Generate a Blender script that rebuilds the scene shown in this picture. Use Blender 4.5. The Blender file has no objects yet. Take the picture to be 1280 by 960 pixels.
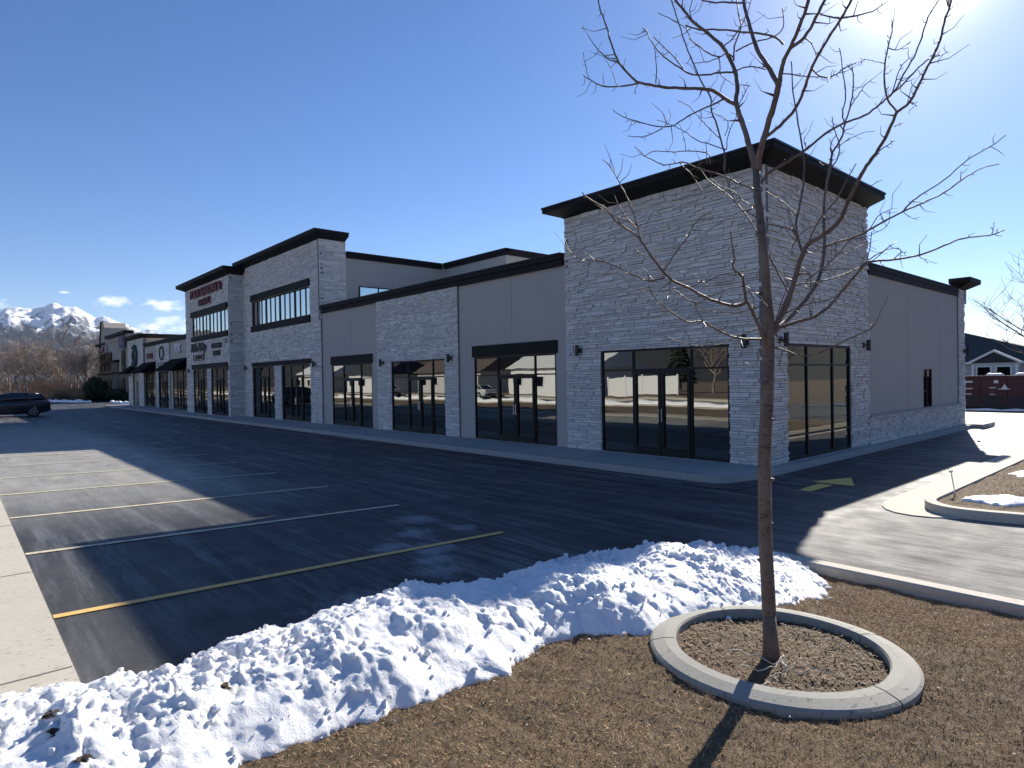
import bpy, math, random
import numpy as np
from mathutils import Vector, Matrix
random.seed(7); RNG = np.random.default_rng(7)
scn = bpy.context.scene
col = scn.collection
PI = math.pi

# ------------------------------------------------------------------ camera
FPX = 795.0
_A, _P, _r = math.radians(41.4), math.radians(.56), .0169
F0 = np.array([-math.cos(_A), math.sin(_A), 0]); R0 = np.array([math.sin(_A), math.cos(_A), 0]); UP = np.array([0, 0, 1.])
CF = F0*math.cos(_P)-UP*math.sin(_P); U0 = UP*math.cos(_P)+F0*math.sin(_P)
CR = R0*math.cos(_r)-U0*math.sin(_r); CU = U0*math.cos(_r)+R0*math.sin(_r)
CAM = np.array([6.6, -13.06, 2.15])
cd = bpy.data.cameras.new('camera'); cam = bpy.data.objects.new('camera', cd); col.objects.link(cam)
cam.matrix_world = Matrix([[CR[0], CU[0], -CF[0], CAM[0]], [CR[1], CU[1], -CF[1], CAM[1]], [CR[2], CU[2], -CF[2], CAM[2]], [0, 0, 0, 1]])
cd.sensor_fit = 'HORIZONTAL'; cd.sensor_width = 36; cd.lens = 36*FPX/1280
cd.clip_start = .05; cd.clip_end = 30000
scn.camera = cam
scn.render.resolution_x = 1024; scn.render.resolution_y = 768
def trace(x, y, depth):
    """point of the place seen along a picture direction, at a real distance"""
    return CAM+(CF+CR*(x-640)/FPX+CU*(480-y)/FPX)*depth

# ------------------------------------------------------------------ light
SAZ, SEL = math.radians(15.5), math.radians(29.6)
S = Vector((-math.sin(SAZ)*math.cos(SEL), math.cos(SAZ)*math.cos(SEL), math.sin(SEL)))
ld = bpy.data.lights.new('sun', 'SUN'); ld.energy = 4.7; ld.angle = math.radians(.53); ld.color = (1, .94, .84)
lo = bpy.data.objects.new('sun', ld); col.objects.link(lo); lo.rotation_euler = S.to_track_quat('Z', 'Y').to_euler()
W = bpy.data.worlds.new('World'); scn.world = W; W.use_nodes = True
nt = W.node_tree; nt.nodes.clear()
wo = nt.nodes.new('ShaderNodeOutputWorld'); bg = nt.nodes.new('ShaderNodeBackground')
sky = nt.nodes.new('ShaderNodeTexSky'); sky.sky_type = 'NISHITA'; sky.sun_disc = False
sky.sun_elevation = SEL; sky.sun_rotation = -SAZ % (2*PI); sky.altitude = 1300; sky.air_density = 1.0; sky.dust_density = .2; sky.ozone_density = 2.4
bg.inputs['Strength'].default_value = .074
# small wisps of cloud low over the mountains
tc = nt.nodes.new('ShaderNodeTexCoord')
sep = nt.nodes.new('ShaderNodeSeparateXYZ'); nt.links.new(tc.outputs['Generated'], sep.inputs[0])
mp = nt.nodes.new('ShaderNodeMapping'); mp.inputs['Scale'].default_value = (48, 48, 105)
nt.links.new(tc.outputs['Generated'], mp.inputs[0])
nz = nt.nodes.new('ShaderNodeTexNoise'); nz.inputs['Scale'].default_value = 1.0; nz.inputs['Detail'].default_value = 7; nz.inputs['Roughness'].default_value = .55
nt.links.new(mp.outputs[0], nz.inputs['Vector'])
def wdir(x, y):
    v = CF+CR*(x-640)/FPX+CU*(480-y)/FPX; v = v/np.linalg.norm(v); return v
acc = None
for (px, py, rad, amp) in [(140, 377, .026, 1.25), (205, 382, .030, 1.25), (84, 366, .012, .9), (225, 405, .05, 1.0), (190, 410, .035, .9), (-70, 380, .08, 1.1)]:
    d = nt.nodes.new('ShaderNodeVectorMath'); d.operation = 'SUBTRACT'; d.inputs[1].default_value = wdir(px, py)
    nt.links.new(tc.outputs['Generated'], d.inputs[0])
    sc = nt.nodes.new('ShaderNodeVectorMath'); sc.operation = 'MULTIPLY'; sc.inputs[1].default_value = (1, 1, 2.6); nt.links.new(d.outputs[0], sc.inputs[0])
    le = nt.nodes.new('ShaderNodeVectorMath'); le.operation = 'LENGTH'; nt.links.new(sc.outputs[0], le.inputs[0])
    mr = nt.nodes.new('ShaderNodeMapRange'); mr.inputs[1].default_value = 0; mr.inputs[2].default_value = rad*1.6; mr.inputs[3].default_value = amp; mr.inputs[4].default_value = 0
    nt.links.new(le.outputs['Value'], mr.inputs[0])
    if acc is None: acc = mr.outputs[0]
    else:
        mx = nt.nodes.new('ShaderNodeMath'); mx.operation = 'MAXIMUM'; nt.links.new(acc, mx.inputs[0]); nt.links.new(mr.outputs[0], mx.inputs[1]); acc = mx.outputs[0]
ad = nt.nodes.new('ShaderNodeMath'); ad.operation = 'MULTIPLY'; nt.links.new(acc, ad.inputs[0]); nt.links.new(nz.outputs['Fac'], ad.inputs[1])
ramp = nt.nodes.new('ShaderNodeMapRange'); ramp.inputs[1].default_value = .30; ramp.inputs[2].default_value = .58; ramp.inputs[3].default_value = 0; ramp.inputs[4].default_value = .85
nt.links.new(ad.outputs[0], ramp.inputs[0])
mixc = nt.nodes.new('ShaderNodeMix'); mixc.data_type = 'RGBA'; mixc.inputs['B'].default_value = (11, 11, 11.5, 1)
hs_ = nt.nodes.new('ShaderNodeHueSaturation'); hs_.inputs['Saturation'].default_value = 1.2; nt.links.new(sky.outputs[0], hs_.inputs['Color'])
# aureole of bright sky round the sun
dt = nt.nodes.new('ShaderNodeVectorMath'); dt.operation = 'DOT_PRODUCT'; dt.inputs[1].default_value = tuple(S); nt.links.new(tc.outputs['Generated'], dt.inputs[0])
tn = nt.nodes.new('ShaderNodeMix'); tn.data_type = 'RGBA'; tn.blend_type = 'MULTIPLY'; tn.inputs['Factor'].default_value = 1; tn.inputs['B'].default_value = (.93, .88, 1, 1); nt.links.new(hs_.outputs[0], tn.inputs['A'])
prev = tn.outputs['Result']
for pw, am in ((16, .6), (90, 4.0), (700, 45.0)):
    p_ = nt.nodes.new('ShaderNodeMath'); p_.operation = 'POWER'; p_.use_clamp = False; mxx = nt.nodes.new('ShaderNodeMath'); mxx.operation = 'MAXIMUM'; mxx.inputs[1].default_value = 0
    nt.links.new(dt.outputs['Value'], mxx.inputs[0]); nt.links.new(mxx.outputs[0], p_.inputs[0]); p_.inputs[1].default_value = pw
    a_ = nt.nodes.new('ShaderNodeMix'); a_.data_type = 'RGBA'; a_.blend_type = 'ADD'; a_.clamp_factor = False; a_.inputs['B'].default_value = (am, am*.97, am*.90, 1)
    nt.links.new(p_.outputs[0], a_.inputs['Factor']); nt.links.new(prev, a_.inputs['A']); prev = a_.outputs['Result']
nt.links.new(ramp.outputs[0], mixc.inputs['Factor']); nt.links.new(prev, mixc.inputs['A'])
nt.links.new(mixc.outputs['Result'], bg.inputs['Color']); nt.links.new(bg.outputs[0], wo.inputs[0])
scn.view_settings.view_transform = 'Standard'; scn.view_settings.look = 'None'; scn.view_settings.exposure = 0.94; scn.view_settings.gamma = 1
scn.render.engine = 'CYCLES'

# ------------------------------------------------------------------ mesh helpers
class MB:
    def __init__(s): s.v = []; s.f = []
    def quad(s, a, b, c, d):
        n = len(s.v); s.v += [tuple(a), tuple(b), tuple(c), tuple(d)]; s.f.append((n, n+1, n+2, n+3)); return s
    def poly(s, pts):
        n = len(s.v); s.v += [tuple(p) for p in pts]; s.f.append(tuple(range(n, n+len(pts)))); return s
    def hexa(s, p):       # 8 pts: bottom 0-3 ccw, top 4-7 ccw
        n = len(s.v); s.v += [tuple(q) for q in p]
        for f in ((3, 2, 1, 0), (4, 5, 6, 7), (0, 1, 5, 4), (1, 2, 6, 5), (2, 3, 7, 6), (3, 0, 4, 7)): s.f.append(tuple(n+i for i in f))
        return s
    def box(s, x0, x1, y0, y1, z0, z1):
        return s.hexa([(x0, y0, z0), (x1, y0, z0), (x1, y1, z0), (x0, y1, z0), (x0, y0, z1), (x1, y0, z1), (x1, y1, z1), (x0, y1, z1)])
    def pbox(s, pl, a0, a1, b0, b1, c0, c1):   # a along wall, b up, c outward
        P = pl.p
        return s.hexa([P(a0, b0, c1), P(a1, b0, c1), P(a1, b0, c0), P(a0, b0, c0), P(a0, b1, c1), P(a1, b1, c1), P(a1, b1, c0), P(a0, b1, c0)])
    def prism(s, pts2, z0, z1):   # ccw outline
        n = len(pts2); o = len(s.v)
        s.v += [(x, y, z0) for x, y in pts2]+[(x, y, z1) for x, y in pts2]
        s.f.append(tuple(o+i for i in reversed(range(n)))); s.f.append(tuple(o+n+i for i in range(n)))
        for i in range(n): j = (i+1) % n; s.f.append((o+i, o+j, o+n+j, o+n+i))
        return s
    def loft(s, rings, cap=True, closed=True):
        o = len(s.v); k = len(rings[0])
        for r in rings: s.v += [tuple(q) for q in r]
        for i in range(len(rings)-1):
            for j in range(k if closed else k-1):
                a = o+i*k+j; b = o+i*k+(j+1) % k; s.f.append((a, b, b+k, a+k))
        if cap and closed:
            s.f.append(tuple(o+j for j in reversed(range(k)))); s.f.append(tuple(o+(len(rings)-1)*k+j for j in range(k)))
        return s
    def tube(s, pts, rad, n=8, cap=True):
        pts = [np.array(p, float) for p in pts]; m = len(pts)
        if not hasattr(rad, '__len__'): rad = [rad]*m
        rings = []; ref = None
        for i in range(m):
            t = pts[min(i+1, m-1)]-pts[max(i-1, 0)]; t = t/(np.linalg.norm(t)+1e-9)
            if ref is None: ref = np.array([1., 0, 0]) if abs(t[0]) < .8 else np.array([0, 1., 0])
            u = ref-t*ref.dot(t); u /= np.linalg.norm(u); w = np.cross(t, u); ref = u
            rings.append([pts[i]+rad[i]*(u*math.cos(2*PI*k/n)+w*math.sin(2*PI*k/n)) for k in range(n)])
        return s.loft(rings, cap)
    def cyl(s, c, ax, r, h, n=16):
        c = np.array(c, float); a = np.array(ax, float); a /= np.linalg.norm(a)
        return s.tube([c, c+a*h], r, n)
    def build(s, name, mat, parent=None, smooth=False, world=True):
        me = bpy.data.meshes.new(name)
        v = s.v
        if parent is not None and world:
            r = parent
            L = Vector((0, 0, 0))
            while r is not None: L += r.location; r = r.parent
            v = [(a[0]-L.x, a[1]-L.y, a[2]-L.z) for a in v]
        me.from_pydata(v, [], s.f); me.update()
        if smooth: me.polygons.foreach_set('use_smooth', [True]*len(me.polygons))
        if mat is not None: me.materials.append(mat)
        o = bpy.data.objects.new(name, me); col.objects.link(o); o.parent = parent
        return o
class Pl:
    def __init__(s, o, u, n): s.o = np.array(o, float); s.u = np.array(u, float); s.n = np.array(n, float)
    def p(s, a, b, c): return s.o+s.u*a+s.n*c+UP*b
def front(y): return Pl((0, y, 0), (1, 0, 0), (0, -1, 0))
def side(x): return Pl((x, 0, 0), (0, 1, 0), (1, 0, 0))
def npmesh(name, V, Fc, mat, smooth=True, parent=None):
    me = bpy.data.meshes.new(name); k = Fc.shape[1]
    me.vertices.add(len(V)); me.vertices.foreach_set('co', np.ascontiguousarray(V, dtype=np.float32).ravel())
    me.loops.add(Fc.size); me.loops.foreach_set('vertex_index', Fc.astype(np.int32).ravel())
    me.polygons.add(len(Fc)); me.polygons.foreach_set('loop_start', np.arange(0, Fc.size, k, dtype=np.int32))
    me.update(calc_edges=True)
    if smooth: me.polygons.foreach_set('use_smooth', np.ones(len(Fc), bool))
    me.materials.append(mat)
    o = bpy.data.objects.new(name, me); col.objects.link(o); o.parent = parent
    return o
def grid(xs, ys, zf):
    X, Y = np.meshgrid(xs, ys); Z = zf(X, Y); V = np.c_[X.ravel(), Y.ravel(), Z.ravel()]
    nx, ny = len(xs), len(ys); i = np.arange(nx*ny).reshape(ny, nx)
    Fc = np.stack([i[:-1, :-1], i[:-1, 1:], i[1:, 1:], i[1:, :-1]], -1).reshape(-1, 4)
    return V, Fc
_perm = np.random.default_rng(3).random((256, 256))
def vnoise(x, y, sx=0):
    x = x+sx*17.3; y = y+sx*31.7
    xi = np.floor(x).astype(int); yi = np.floor(y).astype(int); fx = x-xi; fy = y-yi
    fx = fx*fx*fx*(fx*(fx*6-15)+10); fy = fy*fy*fy*(fy*(fy*6-15)+10)
    g = lambda a, b: _perm[a & 255, b & 255]
    return (g(xi, yi)*(1-fx)+g(xi+1, yi)*fx)*(1-fy)+(g(xi, yi+1)*(1-fx)+g(xi+1, yi+1)*fx)*fy
def fbm(x, y, o=4, s=0, gain=.5):
    r = 0; a = 1; t = 0
    for k in range(o): r = r+a*vnoise(x*2**k*(1+.013*k), y*2**k, s+k*3); t += a; a *= gain
    return r/t
def sst(a, b, x):
    t = np.clip((x-a)/(b-a), 0, 1); return t*t*(3-2*t)
def tag(o, label=None, cat=None, group=None, kind=None):
    if label: o['label'] = label
    if cat: o['category'] = cat
    if group: o['group'] = group
    if kind: o['kind'] = kind
    return o
def empty(name, loc, label, cat, group=None, rz=0):
    o = bpy.data.objects.new(name, None); col.objects.link(o); o.location = loc; o.rotation_euler.z = rz
    return tag(o, label, cat, group)
def kids(o): return [c for c in bpy.data.objects if c.parent == o]
def copy_tree(o, parent=None):
    c = o.copy(); col.objects.link(c)
    if parent is not None: c.parent = parent
    for ch in kids(o): copy_tree(ch, c)
    return c

# ------------------------------------------------------------------ materials
class NM:
    def __init__(s, name):
        s.m = bpy.data.materials.new(name); s.m.use_nodes = True; s.t = s.m.node_tree; s.n = s.t.nodes; s.l = s.t.links
        s.b = s.n['Principled BSDF']; s.tc = s.n.new('ShaderNodeTexCoord')
    def noise(s, scale, detail=4, rough=.55, coord='Object', stretch=None, vec=None):
        z = s.n.new('ShaderNodeTexNoise'); z.inputs['Scale'].default_value = scale; z.inputs['Detail'].default_value = detail; z.inputs['Roughness'].default_value = rough
        src = vec or s.tc.outputs[coord]
        if stretch:
            m = s.n.new('ShaderNodeMapping'); m.inputs['Scale'].default_value = stretch; s.l.new(src, m.inputs[0]); src = m.outputs[0]
        s.l.new(src, z.inputs['Vector']); return z.outputs['Fac']
    def ramp(s, fac, stops):
        r = s.n.new('ShaderNodeValToRGB'); e = r.color_ramp.elements
        while len(e) < len(stops): e.new(.5)
        for i, (p, c) in enumerate(stops):
            e[i].position = p; e[i].color = (c, c, c, 1) if not hasattr(c, '__len__') else (*c, 1)
        s.l.new(fac, r.inputs[0]); return r.outputs[0]
    def mix(s, fac, a, b, mode='MIX'):
        m = s.n.new('ShaderNodeMix'); m.data_type = 'RGBA'; m.blend_type = mode
        for k, v in (('Factor', fac), ('A', a), ('B', b)):
            if hasattr(v, 'is_linked') or hasattr(v, 'links'): s.l.new(v, m.inputs[k] if k == 'Factor' else [i for i in m.inputs if i.name == k and i.type == 'RGBA'][0])
            else:
                t = m.inputs['Factor'] if k == 'Factor' else [i for i in m.inputs if i.name == k and i.type == 'RGBA'][0]
                t.default_value = v if k == 'Factor' else (*v, 1)
        return [o for o in m.outputs if o.type == 'RGBA'][0]
    def math(s, op, a, b=0.):
        m = s.n.new('ShaderNodeMath'); m.operation = op
        for i, v in enumerate((a, b)):
            if hasattr(v, 'links'): s.l.new(v, m.inputs[i])
            else: m.inputs[i].default_value = v
        return m.outputs[0]
    def rng(s, fac, a, b, c=0., d=1.):
        m = s.n.new('ShaderNodeMapRange'); s.l.new(fac, m.inputs[0])
        for i, v in enumerate((a, b, c, d)): m.inputs[i+1].default_value = v
        return m.outputs[0]
    def bump(s, h, strength=.3, dist=.01, prev=None):
        b = s.n.new('ShaderNodeBump'); b.inputs['Strength'].default_value = strength; b.inputs['Distance'].default_value = dist
        s.l.new(h, b.inputs['Height'])
        if prev is not None: s.l.new(prev, b.inputs['Normal'])
        return b.outputs[0]
    def island(s):
        g = s.n.new('ShaderNodeNewGeometry'); return g.outputs['Random Per Island']
    def fin(s, color=None, rough=.6, normal=None, metallic=0, spec=None):
        if color is not None:
            if hasattr(color, 'links'): s.l.new(color, s.b.inputs['Base Color'])
            else: s.b.inputs['Base Color'].default_value = (*color, 1)
        if hasattr(rough, 'links'): s.l.new(rough, s.b.inputs['Roughness'])
        else: s.b.inputs['Roughness'].default_value = rough
        if normal is not None: s.l.new(normal, s.b.inputs['Normal'])
        s.b.inputs['Metallic'].default_value = metallic
        if spec is not None: s.b.inputs['Specular IOR Level'].default_value = spec
        return s.m
def simple(name, c, rough=.6, var=.15, scale=6, bump=.15, bscale=80, metallic=0, spec=None):
    n = NM(name); z = n.noise(scale, 5)
    colr = n.mix(z, tuple(x*(1-var) for x in c), tuple(x*(1+var) for x in c))
    nb = n.bump(n.noise(bscale, 3), bump, .004)
    return n.fin(colr, rough, nb, metallic, spec)
M = {}
# asphalt: fresh sealcoat with pale salt streaks drawn out along the drive direction
def asphalt():
    n = NM('asphalt')
    base = n.mix(n.noise(260, 2, .7), (.010, .011, .0135), (.045, .048, .056))
    big = n.noise(.35, 5, .6, stretch=(1, 1.6, 1))
    base = n.mix(n.rng(big, .35, .7, 0, .5), base, (.032, .033, .036))
    st = n.noise(1.0, 10, .78, stretch=(.22, 2.6, 1)); msk = n.noise(.16, 3, .5, stretch=(.8, 1.5, 1))
    stf = n.math('MULTIPLY', n.rng(st, .50, .66), n.rng(msk, .34, .60, .35, 1))
    base = n.mix(n.math('MULTIPLY', stf, .75), base, (.33, .335, .35))
    stb = n.rng(n.noise(2.4, 10, .8, stretch=(.16, 3.2, 1)), .50, .68); base = n.mix(n.math('MULTIPLY', stb, n.rng(n.noise(.12, 2), .4, .6, .3, .75)), base, (.26, .265, .28))
    gr = n.rng(n.noise(90, 3, .8), .35, .75, .55, 1.25)
    # aisle right of the corner: salt streaks, with its sunlight painted in as paleness
    sp = n.n.new('ShaderNodeSeparateXYZ'); n.l.new(n.tc.outputs['Object'], sp.inputs[0])
    sun_mask = n.rng(n.math('ADD', sp.outputs[0], n.math('MULTIPLY', n.noise(.5, 3), 1.5)), 2.4, 4.6)
    st2 = n.noise(1.1, 11, .8, stretch=(.5, 4.2, 1)); st3 = n.noise(5.0, 6, .75, stretch=(.35, 3.2, 1))
    sun_streaks = n.mix(n.rng(n.math('ADD', n.math('MULTIPLY', st2, .6), n.math('MULTIPLY', st3, .4)), .40, .56), (.060, .060, .057), (.33, .32, .295))
    sun_mask = n.math('MULTIPLY', sun_mask, n.rng(sp.outputs[1], -2, 8, 1, .42)); base = n.mix(n.math('MULTIPLY', sun_mask, .9), base, sun_streaks)
    # sunlit patch on the west stalls, put into the colour as a paler tone
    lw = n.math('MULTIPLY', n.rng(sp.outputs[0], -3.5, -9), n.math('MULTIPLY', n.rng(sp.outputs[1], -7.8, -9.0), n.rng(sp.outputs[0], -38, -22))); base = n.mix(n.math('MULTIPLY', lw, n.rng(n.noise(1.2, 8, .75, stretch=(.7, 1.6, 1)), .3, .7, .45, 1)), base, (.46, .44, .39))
    nl = n.math('MULTIPLY', n.rng(sp.outputs[0], -4.5, -1), n.rng(sp.outputs[1], -10.8, -12.2)); base = n.mix(n.math('MULTIPLY', nl, n.rng(n.noise(1.8, 8, .75), .35, .7, .2, .8)), base, (.09, .088, .082))  # sunlit strip by the near kerb, painted as lighter asphalt
    fr = None
    for (x, y, r) in ((-.36, -8.97, .5), (0, -8.6, .5), (.83, -9.1, .45), (-1.68, -7.77, .55), (-.73, -7.56, .3), (-.9, -8.3, .5), (1.4, -10.3, .8), (.45, -8.9, .4)):
        v = n.n.new('ShaderNodeVectorMath'); v.operation = 'DISTANCE'; n.l.new(n.tc.outputs['Object'], v.inputs[0]); v.inputs[1].default_value = (x, y, .05); q = n.rng(v.outputs['Value'], r, 0, 0, 1)
        fr = q if fr is None else n.math('MAXIMUM', fr, q)
    fn_ = n.rng(n.math('ADD', n.math('MULTIPLY', fr, .42), n.noise(3.2, 9, .78, stretch=(1, 1.7, 1))), .62, .84)
    base = n.mix(n.math('MULTIPLY', fn_, .6), base, (.38, .40, .43))
    speck = n.rng(n.noise(70, 2, .6), .72, .78); sm = n.rng(n.noise(1.1, 3), .45, .7)
    base = n.mix(n.math('MULTIPLY', n.math('MULTIPLY', speck, sm), .6), base, (.3, .3, .3))
    gm = n.mix(1.0, base, base, 'MULTIPLY'); vm = n.n.new('ShaderNodeVectorMath'); vm.operation = 'SCALE'; n.l.new(base, vm.inputs[0]); n.l.new(gr, vm.inputs['Scale'])
    nb = n.bump(n.noise(150, 3, .75), .8, .008); nb = n.bump(n.noise(4, 4), .25, .02, nb)
    return n.fin(vm.outputs[0], n.math('ADD', n.rng(n.noise(2.2, 4), .3, .7, .52, .70), n.math('MULTIPLY', sun_mask, .22)), nb, spec=.42)
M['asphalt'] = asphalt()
def concrete(name, c=(.46, .43, .37), d=(.34, .32, .28)):
    n = NM(name)
    b = n.mix(n.noise(3, 6, .65), d, c); b = n.mix(n.rng(n.noise(38, 4, .7), .55, .75, 0, .35), b, tuple(x*.55 for x in c))
    pit = n.math('MULTIPLY', n.rng(n.noise(16, 3, .6, stretch=(2.6, 1, 1)), .60, .68), n.rng(n.noise(1.1, 3), .38, .58))
    b = n.mix(n.math('MULTIPLY', pit, .8), b, (.10, .09, .075))
    nb = n.bump(n.noise(90, 4, .7), .4, .005)
    return n.fin(b, .85, nb)
M['concrete'] = concrete('concrete', (.56, .51, .42), (.43, .39, .32)); M['ring'] = concrete('tree_ring_concrete', (.36, .345, .30), (.25, .24, .21)); M['walk'] = concrete('sidewalk_concrete', (.40, .39, .37), (.31, .305, .29))
def stone():
    n = NM('ledgestone_veneer'); r = n.island()
    c = n.ramp(r, [(0, (.52, .48, .44)), (.2, (.72, .685, .64)), (.45, (.82, .785, .735)), (.7, (.60, .57, .54)), (.85, (.72, .64, .55)), (1, (.86, .83, .78))])
    c = n.mix(n.rng(n.noise(9, 6, .7), .35, .7, 0, .6), c, (.55, .535, .525)); c = n.mix(n.rng(n.noise(42, 4, .7), .5, .72, 0, .5), c, (.36, .345, .335))
    nb = n.bump(n.noise(24, 6, .7), .9, .022)
    return n.fin(c, .85, nb)
M['stone'] = stone()
M['mortar'] = simple('mortar', (.16, .155, .15), .9, .2)
def stucco(name, c):
    n = NM(name); b = n.mix(n.noise(.8, 4), tuple(x*.93 for x in c), tuple(x*1.06 for x in c))
    nb = n.bump(n.noise(140, 4, .7), .45, .004); nb = n.bump(n.noise(3, 3), .2, .01, nb)
    return n.fin(b, .9, nb)
M['stucco'] = stucco('grey_stucco', (.42, .385, .35)); M['stucco_light'] = stucco('beige_stucco', (.36, .34, .31))
M['tan'] = stucco('tan_stucco', (.40, .36, .30)); M['brown_stone'] = simple('brown_stone', (.17, .145, .12), .9, .5, 5, .8, 30)
M['trim'] = simple('dark_bronze_trim', (.009, .0085, .0085), .7, .2, 2, .1, 40, spec=.25)
M['trim_edge'] = simple('dark_metal_coping', (.013, .013, .013), .5, .2, 2, .1, 40, spec=.35)
M['frame'] = simple('black_window_frame', (.005, .005, .006), .5, .2, 2, .05, 40, spec=.3)
M['lampblack'] = simple('black_lamp_metal', (.012, .012, .013), .45, .2)
M['steel'] = simple('brushed_steel', (.55, .55, .55), .3, .1, metallic=1)
M['roofwhite'] = simple('white_roof_membrane', (.72, .72, .70), .8, .08, .8, .1, 10)
def glass(name, tint=(.34, .345, .33), fac=.62, dark=(.006, .008, .011)):
    n = NM(name)
    n.b.inputs['Base Color'].default_value = (*dark, 1); n.b.inputs['Roughness'].default_value = .25; n.b.inputs['Specular IOR Level'].default_value = 0
    g = n.n.new('ShaderNodeBsdfGlossy'); g.inputs['Color'].default_value = (*tint, 1); g.inputs['Roughness'].default_value = .004
    nb = n.bump(n.noise(1.1, 2, .4), .35, .0035); n.l.new(nb, g.inputs['Normal'])
    mx = n.n.new('ShaderNodeMixShader'); lw = n.n.new('ShaderNodeLayerWeight'); lw.inputs['Blend'].default_value = .35
    f = n.rng(lw.outputs['Fresnel'], 0, 1, fac, 1); n.l.new(f, mx.inputs[0])
    n.l.new(n.b.outputs[0], mx.inputs[1]); n.l.new(g.outputs[0], mx.inputs[2])
    out = [x for x in n.n if x.type == 'OUTPUT_MATERIAL'][0]; n.l.new(mx.outputs[0], out.inputs[0]); return n.m
M['glass'] = glass('tinted_glass'); M['glass_up'] = glass('upper_window_glass', (.95, .95, .9), .9)
M['paint'] = (lambda n: n.fin(n.mix(n.rng(n.noise(9, 6, .7), .40, .68, 0, .7), (.68, .60, .42), (.30, .27, .21)), .8, n.bump(n.noise(180, 3, .7), .5, .005)))(NM('faded_yellow_paint'))
M['paint2'] = (lambda n: n.fin(n.mix(n.rng(n.noise(9, 6, .7), .5, .8, 0, .5), (.72, .46, .15), (.32, .22, .11)), .8, n.bump(n.noise(180, 3, .7), .5, .005)))(NM('orange_yellow_paint'))
M['whitepaint'] = simple('white_paint', (.6, .6, .58), .8, .2)
def snow():
    n = NM('snow')
    b = n.mix(n.rng(n.noise(2.2, 5, .6), .5, .8, 0, .35), (.90, .90, .91), (.80, .79, .77))
    b = n.mix(n.rng(n.noise(60, 3, .7), .69, .75, 0, .55), b, (.22, .18, .14))
    nb = n.bump(n.noise(38, 6, .8), .7, .018); nb = n.bump(n.noise(230, 3, .7), .5, .004, nb)
    n.b.inputs['Subsurface Weight'].default_value = .25; n.b.inputs['Subsurface Radius'].default_value = (.03, .04, .06); n.b.inputs['Subsurface Scale'].default_value = .5
    return n.fin(b, .55, nb)
M['snow'] = snow()
M['frost'] = simple('frost_crust', (.20, .21, .22), .7, .5, 20, .4, 60)
def lawnm():
    n = NM('dormant_grass_soil')
    b = n.mix(n.noise(26, 6, .75), (.04, .025, .013), (.36, .25, .14)); b = n.mix(n.rng(n.noise(1.3, 4), .4, .7, 0, .6), b, (.13, .085, .05))
    nb = n.bump(n.noise(60, 5, .8), 1.0, .03); return n.fin(b, .95, nb)
M['lawn'] = lawnm()
def blades(name, stops, rough=.75):
    n = NM(name); c = n.ramp(n.island(), stops); c = n.mix(n.rng(n.noise(2.2, 5, .65), .40, .62, 0, .7), c, (.24, .14, .068)); return n.fin(c, rough, spec=.2)
M['blades'] = blades('dry_grass_blades', [(0, (.06, .032, .015)), (.3, (.34, .20, .095)), (.7, (.66, .44, .23)), (.95, (.78, .58, .34)), (1, (.85, .76, .6))])
M['chips'] = blades('bark_mulch_chips', [(0, (.030, .020, .014)), (.4, (.09, .06, .04)), (.85, (.18, .13, .085)), (1, (.45, .38, .29))])
M['mulch'] = simple('dark_mulch', (.045, .03, .02), .95, .6, 30, 1, 60)
def barkm(name, a, b_, sc=1.0, knots=False):
    n = NM(name)
    c = n.mix(n.noise(14*sc, 6, .7, stretch=(1, 1, .35)), a, b_)
    c = n.mix(n.rng(n.noise(30*sc, 3, .6), .6, .7, 0, .6), c, tuple(x*.4 for x in a))
    c = n.mix(n.rng(n.noise(3.5, 5, .7), .4, .65, 0, .55), c, tuple(x*1.5 for x in b_))
    lent = n.rng(n.noise(26, 3, .6, stretch=(1, 1, 3.2)), .60, .70)
    c = n.mix(n.math('MULTIPLY', lent, .7), c, tuple(x*.3 for x in a))
    nb = n.bump(n.noise(40*sc, 5, .7, stretch=(1, 1, .3)), 1.0, .012); nb = n.bump(lent, .8, .006, nb); return n.fin(c, .55, nb, spec=.4)
M['bark'] = barkm('tree_bark', (.08, .056, .042), (.19, .135, .10)); M['twig'] = barkm('twig_bark', (.085, .058, .044), (.17, .125, .098))
M['farbark'] = simple('far_tree_bark', (.21, .175, .145), .8, .3, 1); M['fartwig'] = simple('far_twigs', (.29, .235, .195), .8, .35, .3)
M['field'] = (lambda n: n.fin(n.mix(n.noise(.4, 6, .7), (.10, .07, .045), (.26, .19, .12)), .95, n.bump(n.noise(6, 5, .8), .8, .1)))(NM('dry_field'))
M['thicket'] = simple('brown_thicket', (.20, .15, .115), .9, .4, 3); M['shrub'] = simple('dry_shrub', (.30, .21, .12), .9, .4, 3); M['green'] = simple('evergreen_needles', (.022, .035, .018), .9, .5, 4)
M['carpaint'] = simple('dark_blue_car_paint', (.012, .016, .028), .22, .1, 1, .0, 40, spec=.6)
M['tyre'] = simple('tyre_rubber', (.012, .012, .012), .8); M['rim'] = simple('wheel_alloy', (.4, .4, .42), .3, .1, metallic=.8)
M['carglass'] = simple('car_glass', (.008, .009, .012), .05, .1, 1, 0, spec=.9); M['red'] = simple('tail_light_red', (.25, .01, .008), .2, .1); M['lampclear'] = simple('headlight_lens', (.6, .6, .6), .15)
M['siding'] = simple('pale_siding', (.55, .54, .51), .7, .08, 1); M['whitevinyl'] = simple('white_vinyl', (.8, .8, .78), .5, .05, 1)
M['shingle'] = simple('dark_shingles', (.035, .042, .042), .85, .3, 8, .6, 20); M['shingle2'] = simple('brown_shingles', (.12, .09, .075), .85, .3, 8, .6, 20)
M['maroon'] = simple('maroon_steel', (.075, .016, .020), .6, .45, 1.5, .2, 12)
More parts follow.
